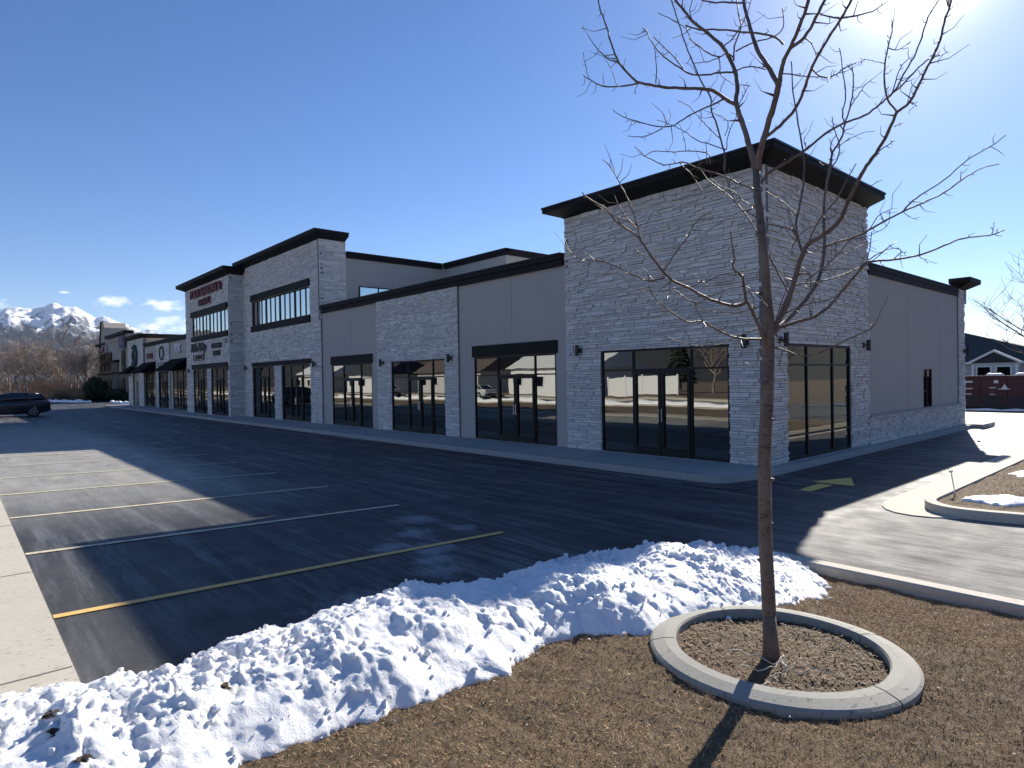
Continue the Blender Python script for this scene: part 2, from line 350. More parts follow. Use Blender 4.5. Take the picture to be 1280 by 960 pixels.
M['darksteel'] = simple('dark_purple_steel', (.022, .014, .022), .6, .4, 2)
M['signred'] = simple('dark_red_sign_face', (.16, .02, .03), .5); M['signrose'] = simple('rose_sign_edge', (.42, .22, .24), .6)
M['signblack'] = simple('black_sign_face', (.010, .010, .012), .5); M['signwhite'] = simple('white_sign_face', (.75, .75, .75), .5)
M['awning'] = simple('black_awning_fabric', (.007, .007, .008), .95, .2, spec=.08); M['signteal'] = simple('dark_teal_sign', (.012, .05, .05), .5); M['purple'] = simple('purple_sign_panel', (.035, .02, .075), .5)

# ------------------------------------------------------------------ ground, pavement
tag(MB().quad((-14000, -9000, -.25), (9000, -9000, -.25), (9000, 14000, -.25), (-14000, 14000, -.25)).build('ground', M['field']), kind='structure')
def lotz(x, y): return np.clip((-7.3-y)*.03, 0, .155)+.006*(fbm(x*.5, y*.5, 3)-.5)
xs = np.concatenate([np.linspace(-110, -22, 90), np.linspace(-21.5, 8, 120), np.linspace(8.5, 70, 60)]); ys = np.concatenate([np.linspace(-12.45, 2, 60), np.linspace(2.5, 33, 40)])
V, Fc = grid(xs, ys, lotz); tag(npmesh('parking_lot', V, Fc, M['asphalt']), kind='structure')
# paving beyond the lot at the left end
tag(MB().box(-110, 2.1, -12.9, -12.452, -.2, .175).build('kerb', M['concrete']), kind='structure')
mbv = MB().box(-110, 2.1, -14.2, -12.904, -.2, .168); tag(mbv.build('pavement', M['concrete']), kind='structure')
mj = MB()
for k in range(40): mj.box(1.2-3.05*k-.008, 1.2-3.05*k+.008, -14.19, -12.46, .17, .1785)
tag(mj.build('pavement_joints', M['mortar']), kind='structure')
# sidewalk along the front, with a chamfered end by the corner
sw = MB().prism([(-66, -1.93), (-.45, -1.93), (-.1, -1.86), (.05, -1.7), (.27, -.9), (.29, 15.6), (-66, 15.6)], -.2, .152)
tag(sw.build('sidewalk', M['walk']), kind='structure')
sj = MB()
for k in range(44): sj.box(-.9-1.5*k-.006, -.9-1.5*k+.006, -1.925, -.03, .1535, .1555)
sj.box(-66, -.3, -1.78, -1.766, .1535, .155)
tag(sj.build('sidewalk_joints', M['mortar']), kind='structure')
tag(MB().prism([(-66, -2.35), (.1, -2.35), (.55, -2.1), (.62, -.9), (.62, 15.9), (.3, 15.9), (.3, -.9), (.05, -1.72), (-.1, -1.88), (-.45, -1.95), (-66, -1.95)], -.1, .016).build('gutter', M['asphalt']), kind='structure')
# stall lines, spacing 2.74 m
for k in range(0, 17):
    x = -.12-2.735*k; w = .052; s = MB(); n = 12
    ysl = np.linspace(-12.44, -7.35, n)
    for i in range(n-1):
        z0, z1 = float(lotz(np.array(x), np.array(ysl[i])))+.009, float(lotz(np.array(x), np.array(ysl[i+1])))+.009
        s.quad((x-w, ysl[i], z0), (x+w, ysl[i], z0), (x+w, ysl[i+1], z1), (x-w, ysl[i+1], z1))
    tag(s.build('parking_line', M['paint2'] if k == 0 else M['paint']), kind='structure')
ar = MB().poly([(1.10, -.42, .012), (1.90, -.42, .012), (1.47, .60, .012)]); ar.quad((1.33, -1.48, .012), (1.56, -1.48, .012), (1.58, -.55, .012), (1.31, -.55, .012))
tag(ar.build('painted_arrow', simple('arrow_paint', (.80, .52, .14), .8, .3, 9, .3, 120)), kind='structure')
# utility lids and thin frost on the asphalt

def lawn_z(x, y):
    d = np.clip(-6.3-y, 0, None); e = np.clip(x-1.9, 0, None)
    return .05+.40*sst(0, 2.6, d)*sst(-.1, 1.7, e)+.06*sst(2.6, 6, d)
def lawn_full(x, y): return lawn_z(x, y)+.035*(fbm(x*1.2, y*1.2, 3, 5)-.5)+.028*(fbm(x*9, y*9, 3, 9)-.5)+.02*(fbm(x*34, y*34, 2, 2)-.5)
V, Fc = grid(np.arange(2.1, 12, .035), np.arange(-17.5, -6.31, .035), lawn_full); tag(npmesh('lawn', V, Fc, M['lawn']), kind='structure')
# grass blades
RC = (4.77, -9.35)
def blade_cloud(name, n, rgn, zf, hmin, hmax, wid, mat, lean=1.2, keep=None, flat=False):
    x = RNG.uniform(rgn[0], rgn[1], n); y = RNG.uniform(rgn[2], rgn[3], n)
    if keep is not None: k = keep(x, y); x, y = x[k], y[k]
    n = len(x); z = zf(x, y)-.002; a = RNG.uniform(0, 2*PI, n); h = RNG.uniform(hmin, hmax, n); w = wid*RNG.uniform(.6, 1.5, n)
    la = RNG.uniform(0, 2*PI, n); ln = RNG.uniform(.3, lean, n)*h
    P = np.c_[x, y, z]
    dx = np.c_[np.cos(a)*w, np.sin(a)*w, np.zeros(n)]
    if flat:
        e = np.c_[-np.sin(a)*h, np.cos(a)*h, RNG.uniform(-.4, .5, n)*h]; P[:, 2] += .006+.006*RNG.random(n)
        V = np.stack([P-dx, P+dx, P+dx+e, P-dx+e], 1).reshape(-1, 3); Fc = np.arange(4*n).reshape(-1, 4)
    else:
        tip = P+np.c_[np.cos(la)*ln, np.sin(la)*ln, h]
        V = np.stack([P-dx, P+dx, tip], 1).reshape(-1, 3); Fc = np.arange(3*n).reshape(-1, 3)
    return npmesh(name, V, Fc, mat, False)
SNOWPOLY = [(1.35, -13.7), (1.43, -12.95), (1.7, -12.72), (2.12, -12.45), (2.05, -12.1), (1.72, -11.8), (1.75, -11.4), (1.84, -10.92), (1.86, -10.4), (1.84, -9.9), (1.66, -9.3), (1.75, -8.82), (2.0, -8.3), (2.15, -7.91), (2.3, -7.3), (2.5, -6.7), (2.75, -6.3), (3.3, -6.18), (3.7, -6.35), (4.0, -6.75), (4.22, -7.25), (4.34, -7.8), (4.42, -8.3), (4.30, -8.8), (4.12, -9.3), (4.1, -9.62), (3.95, -9.85), (3.77, -10.07), (3.74, -10.25), (3.78, -10.45), (3.87, -10.75), (3.86, -11.0), (3.84, -11.2), (3.87, -11.43), (3.80, -11.75), (3.80, -12.1), (3.9, -12.6), (3.8, -13.1), (3.3, -13.7)]
def poly_sd(x, y, P):
    x = np.asarray(x, float); y = np.asarray(y, float); d = np.full(x.shape, 1e9); ins = np.zeros(x.shape, bool); n = len(P)
    for i in range(n):
        ax, ay = P[i]; bx, by = P[(i+1) % n]; ex, ey = bx-ax, by-ay
        t = np.clip(((x-ax)*ex+(y-ay)*ey)/(ex*ex+ey*ey), 0, 1); d = np.minimum(d, np.hypot(x-ax-t*ex, y-ay-t*ey))
        c = (ay > y) != (by > y); ins ^= c & (x < ax+(y-ay)*ex/(ey if abs(ey) > 1e-9 else 1e-9))
    return np.where(ins, d, -d)
inring = lambda x, y: np.hypot(x-RC[0], y-RC[1])
bl = blade_cloud('dry_grass', 420000, (2.6, 8.5, -13.6, -6.33), lawn_full, .008, .022, .0017, M['blades'], 2.4, lambda x, y: (inring(x, y) > .74) & (poly_sd(x, y, SNOWPOLY) < .06) & (np.hypot(x-6.6, y+13.06) > .9))
tag(bl, 'short brown dormant grass blades covering the foreground lawn', 'grass', kind='stuff')
ch = blade_cloud('mulch_chips', 9000, (3.9, 5.7, -10.3, -8.5), lawn_full, .008, .03, .003, M['chips'], 1, lambda x, y: inring(x, y) < .6, True)
tag(ch, 'dark bark mulch chips and leaf scraps inside the concrete tree ring', 'mulch', kind='stuff')
lf = blade_cloud('leaf_litter', 230, (3.4, 7.5, -12.5, -6.8), lambda x, y: lawn_full(x, y)+.014, .004, .016, .003, simple('pale_leaf_scraps', (.50, .42, .30), .8, .3), 1, lambda x, y: poly_sd(x, y, SNOWPOLY) < 0, True)
tag(lf, 'pale leaf scraps and chips scattered over the brown lawn', 'leaf litter', kind='stuff')

# lawn kerb beside the aisle (top is pale, drops to the lawn at its back)
kb = MB(); pts = [(2.9, 0), (40, 0)]
kb.loft([[(x, -5.72, -.1), (x, -5.72, .012), (x, -6.06, .03), (x, -6.10, .13), (x, -6.14, .15), (x, -6.29, .15), (x, -6.31, .13), (x, -6.31, -.1)][::-1] for x in np.arange(3.0, 40.1, .5)])
tag(kb.build('lawn_kerb', M['concrete']), kind='structure')
# right island: soil, kerb, gutter pan
isl = [(3.50, 14), (3.50, -1.35), (3.52, -1.55), (3.58, -1.72), (3.68, -1.85), (3.82, -1.94), (4.0, -1.97), (4.3, -1.93), (4.7, -1.82), (5.4, -1.68), (7, -1.6), (22, -1.6), (22, 14)]
def offs(P, d):
    out = []; n = len(P)
    for i in range(n):
        a, b, c = np.array(P[i-1]), np.array(P[i]), np.array(P[(i+1) % n]); e1 = (b-a)/np.linalg.norm(b-a); e2 = (c-b)/np.linalg.norm(c-b)
        m = np.array([e1[1], -e1[0]])+np.array([e2[1], -e2[0]]); m = m/np.linalg.norm(m); k = d/max(.4, m.dot(np.array([e1[1], -e1[0]]))); out.append(tuple(b+m*k))
    return out
# ring strips (outline is ccw)
def strip(P, d0, d1, z0, z1):
    s = MB(); A = offs(P, d0); B = offs(P, d1); n = len(P)
    for i in range(n):
        j = (i+1) % n; s.hexa([(*A[i], z0), (*B[i], z0), (*B[j], z0), (*A[j], z0), (*A[i], z1), (*B[i], z1), (*B[j], z1), (*A[j], z1)])
    return s
tag(strip(isl, 0, .15, -.1, .14).build('island_kerb', M['concrete']), kind='structure')
g1 = MB().prism([(2.78, 14), (2.78, -1.2), (2.80, -1.6), (2.88, -1.95), (3.02, -2.2), (3.2, -2.36), (3.45, -2.42), (3.7, -2.36), (3.9, -2.2), (3.98, -2.13), (3.76, -2.07), (3.56, -1.93), (3.42, -1.75), (3.36, -1.55), (3.35, -1.35), (3.35, 14)], -.1, .017); tag(g1.build('gutter_pan', M['concrete']), kind='structure')
def isl_z(x, y): return .11+.10*sst(0, 1.5, np.minimum(x-3.5, y+1.8))+.06*(fbm(x*1.6, y*1.6, 4, 8)-.5)
V, Fc = grid(np.arange(3.52, 21.9, .09), np.arange(-1.55, 13.9, .09), isl_z); tag(npmesh('island_soil', V, Fc, M['lawn']), kind='structure')
V, Fc = grid(np.arange(3.52, 4.9, .09), np.arange(-1.93, -1.5, .06), lambda x, y: .11+0*x); tag(npmesh('island_nose_soil', V, Fc, M['lawn']), kind='structure')
ib = blade_cloud('dry_grass_tufts', 26000, (3.55, 9, -1.5, 12), isl_z, .01, .04, .004, M['blades'], 2); tag(ib, 'sparse brown grass tufts over the right hand planting island', 'grass', kind='stuff')
# land on the south side: verge, street, yards
tag(MB().box(-170, 2.1, -21.0, -14.204, -.2, .17).build('verge', M['field']), kind='structure')
tag(MB().box(2.1, 60, -21.0, -17.5, -.2, .45).build('verge', M['field']), kind='structure')
tag(MB().box(12.0, 60, -17.5, -6.315, -.2, .16).build('lawn_far', M['field']), kind='structure')
tag(MB().box(-170, 60, -22.4, -21.004, -.2, .24).build('street_pavement', M['concrete']), kind='structure')
tag(MB().box(-170, 60, -31.5, -22.404, -.2, .12).build('street', M['asphalt']), kind='structure')
tag(MB().box(-170, 60, -33, -31.504, -.2, .27).build('street_pavement', M['concrete']), kind='structure')
tag(MB().box(-260, 60, -90, -33.004, -.2, .30).build('front_yards', M['field']), kind='structure')
tag(MB().box(-260, -110.004, -20.9, 40, -.24, .02).build('field', M['field']), kind='structure')
tag(MB().box(-110.4, -109.9, -14, 12, -.1, .16).build('lot_end_kerb', M['concrete']), kind='structure')

# ------------------------------------------------------------------ snow bank
def snow_h(x, y):
    d = poly_sd(x+.10*(fbm(x*3.5, y*3.5, 3, 4)-.5), y+.16*(fbm(x*3.5, y*3.5, 3, 6)-.5), SNOWPOLY)
    right = sst(-9.9, -8.6, y)           # loose granular heap at the far end, smooth thrown slabs near
    H = .38*(1-right)+.24*right
    prof = 1-np.exp(-np.clip(d, 0, None)/(.50*(1-right)+.36*right))
    big = fbm(x*1.7+y*.6, y*1.7, 3, 11); mid = fbm(x*5, y*5, 4, 14)
    bil = 1-np.abs(2*fbm(x*3.1, y*3.1, 2, 21)-1)*2.2; bil2 = np.abs(2*fbm(x*7.5, y*7.5, 2, 25)-1)*3.0; bil3 = np.abs(2*fbm(x*17, y*17, 2, 29)-1)*3.0
    bil4 = np.abs(2*fbm(x*34, y*34, 2, 33, .6)-1)*2.6; am = (1-.35*right)*(.32+.8*sst(.38, .62, fbm(x*1.9+3, y*1.9, 3, 44))); h = H*prof*(.55+.85*big)+prof*am*((.050*bil+.030*bil2)*(1-right)+(.018*bil+.030*bil2)*right+.030*bil3*(.6+.15*right)+(.016+.008*right)*bil4+(.010+.007*right)*(fbm(x*75, y*75, 2, 36)-.5)*2+.07*(mid-.5))
    h = np.where(h > .30, .30+(h-.30)*.55, h)
    # crest line nearer the lot on the near slab
    return np.where(d > 0, np.maximum(h, 0)+.004, -.03)
def base_under(x, y):
    lz = lawn_z(x, y); lt = np.maximum(lotz(x, y), np.where(y < -12.45, .17, 0))
    return np.where((x > 2.1) & (y < -6.31), np.maximum(lz, lt*(x < 2.15)), lt)
sx = np.arange(1.2, 4.75, .012); sy = np.arange(-13.75, -6.0, .012)
SX, SY = np.meshgrid(sx, sy)
# smooth ground below the bank
BZ = base_under(SX, SY)
HZ = snow_h(SX, SY)
Z = BZ+HZ
# noise displacement sideways breaks the heightfield look
nx = .030*(fbm(SX*9, SY*9, 3, 41)-.5)*2; ny = .030*(fbm(SX*9, SY*9, 3, 47)-.5)*2
V = np.c_[(SX+nx).ravel(), (SY+ny).ravel(), Z.ravel()]
i = np.arange(SX.size).reshape(SX.shape); Fc = np.stack([i[:-1, :-1], i[:-1, 1:], i[1:, 1:], i[1:, :-1]], -1).reshape(-1, 4)
ok = (HZ.ravel()[Fc] > -.02).any(1); Fc = Fc[ok]
used = np.unique(Fc); remap = -np.ones(len(V), int); remap[used] = np.arange(len(used))
sb = npmesh('snow_bank', V[used], remap[Fc], M['snow']); tag(sb, 'ploughed bank of lumpy white snow between the lot and brown lawn', 'snow bank')
def ico(s, c, r, seed):
    rr = random.Random(seed); n, m = 7, 4; rings = []
    st = [rr.uniform(.75, 1.15) for _ in range(3)]; rot = rr.uniform(0, 6.28)
    for a in range(m+1):
        th = PI*a/m; ring = []
        for b in range(n):
            ph = 2*PI*b/n+rot; k = r*rr.uniform(.6, 1.2)
            ring.append((c[0]+k*st[0]*math.sin(th)*math.cos(ph), c[1]+k*st[1]*math.sin(th)*math.sin(ph), c[2]-k*st[2]*math.cos(th)*.8))
        rings.append(ring)
    s.loft(rings, True)
# loose lumps lying on and around the bank
ck = MB(); rr = random.Random(5)
for k in range(1500):
    x = rr.uniform(1.6, 4.5); y = rr.uniform(-12.9, -6.1); d = float(poly_sd(np.array([x]), np.array([y]), SNOWPOLY)[0])
    if d < -.07 or (d < 0 and rr.random() < .6): continue
    r = rr.choice([.005, .007, .009, .012, .016, .022])*(1.2 if y > -9.3 else 1)
    zz = float(base_under(np.array([x]), np.array([y]))[0])+max(0, float(snow_h(np.array([x]), np.array([y]))[0]))
    ico(ck, (x, y, zz+r*.35), r, k)
tag(ck.build('snow_crumbs', M['snow'], None, False), 'small loose crumbs of snow strewn over the snow bank', 'snow crumbs', kind='stuff')
# thin frost tongues on the asphalt reaching from the bank
def frost(name, P, sc, seed, thr, lab):
    xs = np.arange(min(p[0] for p in P)-.2, max(p[0] for p in P)+.2, .03); ys = np.arange(min(p[1] for p in P)-.2, max(p[1] for p in P)+.2, .03)
    X, Y = np.meshgrid(xs, ys); d = poly_sd(X, Y, P); n_ = fbm(X*sc, Y*sc*1.3, 6, seed, .72); h = n_-thr+np.clip(d, -.3, .25)*.9
    Zz = lotz(X, Y)+np.where(h > 0, .004+np.minimum(h, .12)*.10, -.004); V = np.c_[X.ravel(), Y.ravel(), Zz.ravel()]
    i = np.arange(X.size).reshape(X.shape); Fc = np.stack([i[:-1, :-1], i[:-1, 1:], i[1:, 1:], i[1:, :-1]], -1).reshape(-1, 4); Fc = Fc[(h.ravel()[Fc] > 0).any(1)]
    if len(Fc) == 0: return
    u = np.unique(Fc); rm = -np.ones(len(V), int); rm[u] = np.arange(len(u)); tag(npmesh(name, V[u], rm[Fc], M['frost']), lab, 'frost', kind='stuff')

# dark leaves on the snow
for (px, py, lab) in [(63, 898, 'dark wet leaf lump in the snow at far left'), (282, 860, 'dark hollow of leaves in the middle of the snow bank'), (68, 919, 'small dark leaf on the lower left snow'), (103, 953, 'dark leaf scrap at the bottom edge of the snow')]:
    P = None
    for dd in np.arange(2, 7, .01):
        q = trace(px, py, dd)
        if q[2] < float((base_under(q[0:1], q[1:2])+np.maximum(snow_h(q[0:1], q[1:2]), 0))[0]): P = q; break
    if P is None: continue
    s = MB(); rr = random.Random(px)
    for k in range(5):
        a = rr.uniform(0, 6.28); c = P+np.array([rr.uniform(-.02, .02), rr.uniform(-.02, .02), .008+.004*k]); w = rr.uniform(.014, .024)
        s.poly([c+np.array([math.cos(a+t)*w*f, math.sin(a+t)*w*f, rr.uniform(-.006, .006)]) for t, f in ((0, 1.3), (.9, .8), (2.2, .9), (3.14, 1.2), (4.2, .8), (5.3, .9))])
    tag(s.build('dead_leaf', M['mulch']), lab, 'leaf', 'dead leaves on the snow bank')

# ------------------------------------------------------------------ tree ring
def arc_ring(a0, a1, name, parent):
    rings = []
    for k in range(25):
        a = a0+(a1-a0)*k/24; c, s_ = math.cos(a), math.sin(a); zb = float(lawn_z(np.array([RC[0]+.66*c]), np.array([RC[1]+.66*s_]))[0])
        zb += .005; prof = [(.590, -.08), (.590, .044), (.600, .055), (.66, .052), (.732, .034), (.748, .022), (.752, -.08)]
        rings.append([(RC[0]+r*c, RC[1]+r*s_, zb+z) for r, z in prof])
    return MB().loft(rings[::-1]).build(name, M['ring'], parent)
tr = empty('tree_ring', (RC[0], RC[1], .4), 'round concrete edging ring around the bare street tree on the lawn', 'tree edging')
js = [math.radians(a) for a in (-142, -13, 62, 150)]
for k in range(4):
    a0 = js[k]; a1 = js[(k+1) % 4]
    if a1 < a0: a1 += 2*PI
    arc_ring(a0+.008, a1-.008, 'kerb_segment', tr)
tw = MB(); TC = np.array([4.77, -9.41, .45])
tz = lambda x, y: float(lawn_full(np.array([x]), np.array([y]))[0])
for seed in range(4):
    rr = random.Random(seed+3); x, y = 4.84+.02*seed, -9.43-.02*seed; a = -1.0-.25*seed; P = []
    for k in range(13):
        P.append((x, y, tz(x, y)+.022+.035*abs(math.sin(k*.7+seed)))); x += .035*math.cos(a); y += .035*math.sin(a); a += rr.uniform(-.75, .75)
    tw.tube(P, .0035, 5)
tag(tw.build('dry_vine', simple('pale_dry_vine', (.6, .52, .4), .8)), 'tangle of pale dry vine stems on the mulch beside the trunk', 'dry stems')

# ------------------------------------------------------------------ hero tree: limbs followed from the photo, each with its own depth
D0 = float((TC-CAM) @ CF)
tree = empty('street_tree', (4.77, -9.41, .43), 'young bare street tree with slender brown trunk in the concrete ring', 'tree')
nodes = []    # px, py, depth
def cat(P, n=4):
    P = [np.array(p, float) for p in P]; out = []
    for i in range(len(P)-1):
        p0 = P[max(i-1, 0)]; p1 = P[i]; p2 = P[i+1]; p3 = P[min(i+2, len(P)-1)]
        for k in range(n):
            t = k/n; out.append(.5*((2*p1)+(-p0+p2)*t+(2*p0-5*p1+4*p2-p3)*t*t+(-p0+3*p1-3*p2+p3)*t**3))
    out.append(P[-1]); return out
limbs = MB(); trunk = MB(); twigs = limbs; rt = random.Random(11); glint = []
def limb(pts, w0, w1, dd=None, mb=None, spurs=True):
    mb = mb or limbs
    p0 = pts[0]
    if nodes:
        q = min(nodes, key=lambda n: (n[0]-p0[0])**2+(n[1]-p0[1])**2); d0 = q[2]
        if (q[0]-p0[0])**2+(q[1]-p0[1])**2 > 150: d0 = q[2]
    else: d0 = D0
    L = sum(math.hypot(pts[i+1][0]-pts[i][0], pts[i+1][1]-pts[i][1]) for i in range(len(pts)-1))/FPX*D0
    if dd is None: dd = rt.choice([-1, 1])*rt.uniform(.25, .65)*L
    dd = max(-1.1, min(1.2, dd))
    S_ = cat(pts); n = len(S_); P3 = []; R = []; bend = rt.uniform(-.12, .12)*L
    for i, (x, y) in enumerate(S_):
        t = i/(n-1); dep = d0+dd*t+bend*math.sin(PI*t); j = .0 if mb is trunk else (.5 if 0 < i < n-1 else 0)
        P3.append(trace(x+rt.uniform(-j, j), y+rt.uniform(-j, j), dep)); w = w0+(w1-w0)*t**.85
        if mb is not trunk: w *= (1+.10*(i % 4 == 0))
        R.append(.5*w/FPX*D0*(.83 if mb is trunk else .88)); nodes.append((x, y, dep))
    mb.tube(P3, R, 12 if mb is trunk else (8 if w0 > 4 else 6))
    if spurs and mb is limbs:
        for i in range(3, n-1):
            if rt.random() < .32:
                a = P3[i]; t = P3[min(i+1, n-1)]-P3[i-1]; t /= np.linalg.norm(t)+1e-9; r_ = np.array([rt.gauss(0, 1) for _ in range(3)]); r_ -= t*r_.dot(t); r_ /= np.linalg.norm(r_)
                l = rt.choice([.018, .025, .035, .06, .12, .19]); e = a+(r_*.8+t*.45)*l; m_ = a+(r_*.9+t*.2)*l*.5
                twigs.tube([a, m_+.004*r_, e], [R[i]*.55+.0006, .0017, .0010], 5); 
                if l < .04: twigs.tube([e-t*.002, e+(r_*.5+t*.5)*.006], [.0028, .0014], 5)
limb([(964.5, 822), (963.5, 812), (962.5, 798), (961.5, 770), (960, 735), (958, 700), (956.6, 668), (956, 620), (955.5, 579), (957, 540), (959, 503), (960, 470), (960.5, 445), (961, 425)], 21, 18.5, .12, trunk)
limb([(961, 440), (961, 399), (956.5, 336), (952, 289), (947, 242), (945.5, 214)], 15.5, 10.5, .10)
limb([(945, 216), (940, 195), (935, 176), (927, 151), (920.5, 130), (921.6, 110), (919.3, 91), (912, 73), (901, 56), (885, 42), (866, 27), (855, 13), (843, -2), (832, -30)], 9.5, 3, .35)
limb([(946, 214), (950, 190), (956, 169), (964, 142), (972, 114), (974, 101)], 9.5, 8, -.3)
limb([(974, 104), (977, 88), (980, 75), (989, 57), (1000, 32), (1010, 2), (1016, -30)], 6.5, 4, -.3)
limb([(988, 60), (1005, 47), (1020, 22), (1031, 0), (1040, -28)], 4.8, 3)
limb([(973, 106), (958, 80), (945.7, 59.6), (937.6, 34), (930.8, 7), (926, -30)], 7, 4, .5)
limb([(959, 170), (975, 157), (995, 135), (1007, 107), (1014, 87), (1025, 65), (1037, 45), (1052, 22), (1064, 0), (1070, -25)], 5, 3, -.7)
limb([(1052, 23), (1045, 22), (1037, 21), (1025, 18)], 2.6, 1.6)
limb([(1053, 22), (1067, 20), (1090, 14), (1110, 1)], 2.6, 1.2)
limb([(1014, 85), (1022, 93), (1034, 97), (1045, 93), (1056, 85), (1070, 79)], 2.4, 1.2)
limb([(976, 92), (990, 93), (1010, 96), (1032, 97)], 2, 1.2)
limb([(1005, 47), (1014, 54), (1020, 67), (1024, 65)], 2, 1)
limb([(961, 428), (969, 408), (984, 380), (995, 343), (1003, 318), (1011, 305), (1036, 289), (1052, 271), (1064, 243), (1077, 218), (1089, 199), (1095, 192), (1110, 165), (1121, 140)], 8.5, 3.6, -.6)
limb([(1120, 141), (1137, 128), (1147, 110), (1157, 88), (1166, 71), (1175, 50), (1182, 22), (1187, 8), (1192, -18)], 3.4, 1.8)
limb([(1187, 10), (1184, 4), (1181, -6)], 1.6, 1)
limb([(1121, 140), (1110, 125), (1106, 105), (1106, 80), (1111, 55), (1115, 40), (1114.5, 25)], 2.6, 1)
limb([(1111, 60), (1122, 62), (1137, 54)], 1.4, .7)
limb([(1105, 79), (1090, 76), (1075, 73)], 1.3, .7)
limb([(1163, 70), (1172, 70), (1186, 65)], 1.3, .7)
limb([(1004, 318), (998, 300), (995, 280), (1000, 255), (1004, 234), (1005, 200), (1001, 175), (997, 150), (991, 112), (989, 77)], 4, 1.8, .5)
limb([(962, 426), (972, 410), (986, 398), (1008, 374), (1023, 349), (1030, 317), (1030, 290), (1030, 258), (1034, 227), (1039, 199), (1041, 190), (1052, 172), (1056, 155), (1062, 135), (1067, 107), (1065, 83)], 7, 1.8, .7)
limb([(1056, 155), (1053, 142), (1057, 120), (1054, 92), (1050, 65), (1049, 60)], 2.6, 1.1)
limb([(1062, 135), (1072, 120), (1082, 106), (1090, 99)], 2, 1.1)
limb([(1065, 88), (1060, 84), (1050, 88)], 1.6, 1)
limb([(1058, 84), (1071, 78)], 1.6, 1)
limb([(1040, 208), (1048, 195), (1049, 180), (1042, 160), (1040, 146)], 2.6, 1.4)
limb([(1036, 222), (1040, 200), (1038, 182), (1046, 168)], 2.4, 1.4)
limb([(1047, 185), (1060, 175), (1078, 166), (1093, 164)], 1.6, .7)
limb([(964, 416), (975, 409), (995, 403), (1020, 395), (1039, 380), (1055, 361), (1070, 343), (1086, 328), (1117, 325), (1149, 319), (1180, 307), (1205, 298), (1236, 294), (1255, 288)], 5.5, 1.2, -.8)
limb([(1240, 293), (1241, 287), (1238, 284)], 1.2, .7)
limb([(1117, 325), (1125, 316), (1134, 315)], 1.4, .8)
limb([(1149, 320), (1152, 323), (1160, 325)], 1.2, .7)
limb([(1031, 309), (1045, 303), (1061, 299), (1086, 288), (1105, 277), (1130, 264), (1155, 253), (1180, 241), (1202, 225), (1227, 210), (1249, 205)], 4.2, 1.2, -.6)
limb([(1128, 265), (1138, 254), (1149, 245), (1180, 225), (1211, 199), (1242, 181), (1257, 169)], 2.8, 1)
limb([(1201, 226), (1201, 214)], 1.4, .8)
limb([(1237, 183), (1247, 188), (1255, 194)], 1.1, .6)
limb([(1130, 266), (1137, 271), (1147, 275)], 1.2, .6)
limb([(952, 228), (962, 215), (980, 205), (1007, 187), (1035, 165), (1055, 154), (1080, 145), (1100, 130), (1112, 120), (1127, 107), (1145, 88), (1161, 74)], 4.4, 1.6, -.7)
limb([(1110, 122), (1122, 108), (1130, 92), (1142, 72), (1152, 47), (1160, 22), (1172, 2), (1180, -20)], 2.6, 1.4)
limb([(1115, 118), (1120, 100), (1127, 82), (1138, 72)], 1.8, .9)
limb([(1010, 187), (1006, 180), (1005, 172)], 1.4, .9)
limb([(966, 414), (978, 385), (992, 358), (1024, 352), (1055, 343), (1083, 330), (1105, 314), (1120, 302)], 3.4, 1.2, .5)
limb([(1083, 330), (1088, 305), (1090, 289)], 2, 1)
limb([(1075, 335), (1090, 322), (1108, 312), (1122, 311), (1128, 315)], 2, 1)
limb([(972, 397), (984, 390), (1004, 382), (1030, 376), (1050, 368)], 2.4, 1)
limb([(1029, 338), (1050, 336), (1068, 337)], 1.8, 1)
limb([(1044, 304), (1044, 318), (1040, 326), (1034, 325)], 1.6, .8)
limb([(964, 434), (975, 436), (992, 442), (1014, 444), (1036, 436), (1064, 422), (1086, 413), (1097, 399)], 3.2, 1.2, -.4)
limb([(1064, 422), (1070, 419)], 1.6, 1)
limb([(1002, 312), (992, 289), (978, 284), (961, 280), (945, 271), (930, 263)], 3.6, 2, .5)
limb([(930, 264), (918, 250), (911, 232), (904, 206)], 2.4, 1.3)
limb([(986, 366), (977, 349), (961, 320), (945, 289), (932, 268), (916, 249), (900, 236), (886, 226), (875, 211)], 3.2, 1.4, .5)
limb([(905, 212), (906, 195), (903, 181), (896, 156), (889, 137), (888, 121), (878, 105), (866, 78), (855, 50), (848, 27), (839, 0), (834, -24)], 3.2, 2, .6)
limb([(920, 131), (910, 126), (892, 114), (878, 111), (857, 110), (830, 109), (807, 105), (795, 101), (779, 85), (771, 73), (763, 50), (757, 30), (750, 11), (746, -16)], 6, 2, .3)
limb([(798, 104), (782, 107), (756, 108), (743, 103), (729, 94)], 3, 1.4)
limb([(736, 98), (732, 82), (729, 66)], 1.5, .8)
limb([(774, 79), (759, 73), (747, 61), (737, 47), (729, 32)], 2, 1)
limb([(771, 106), (763, 85), (751, 64)], 1.5, .8)
limb([(820, 104), (821, 85), (818, 60)], 2, 1)
limb([(755, 107), (754, 92)], 1.4, 1)
limb([(798, 105), (792, 116)], 1.2, .8)
limb([(779, 84), (782, 73)], 1.4, .8)
limb([(917, 90), (898, 91), (880, 94), (862, 92), (844, 81), (830, 71), (816, 55), (808, 39), (803, 35)], 3.2, 1.2)
limb([(857, 90), (844, 73), (830, 59), (817, 46)], 2, 1.4)
limb([(918, 73), (909, 66), (899, 71), (885, 66), (873, 57), (864, 50), (857, 36), (841, 25), (823, 16)], 2.4, 1)
limb([(898, 72), (885, 77), (868, 79)], 1.8, 1)
limb([(899, 72), (900, 85), (902, 95), (921, 108)], 2, 1)
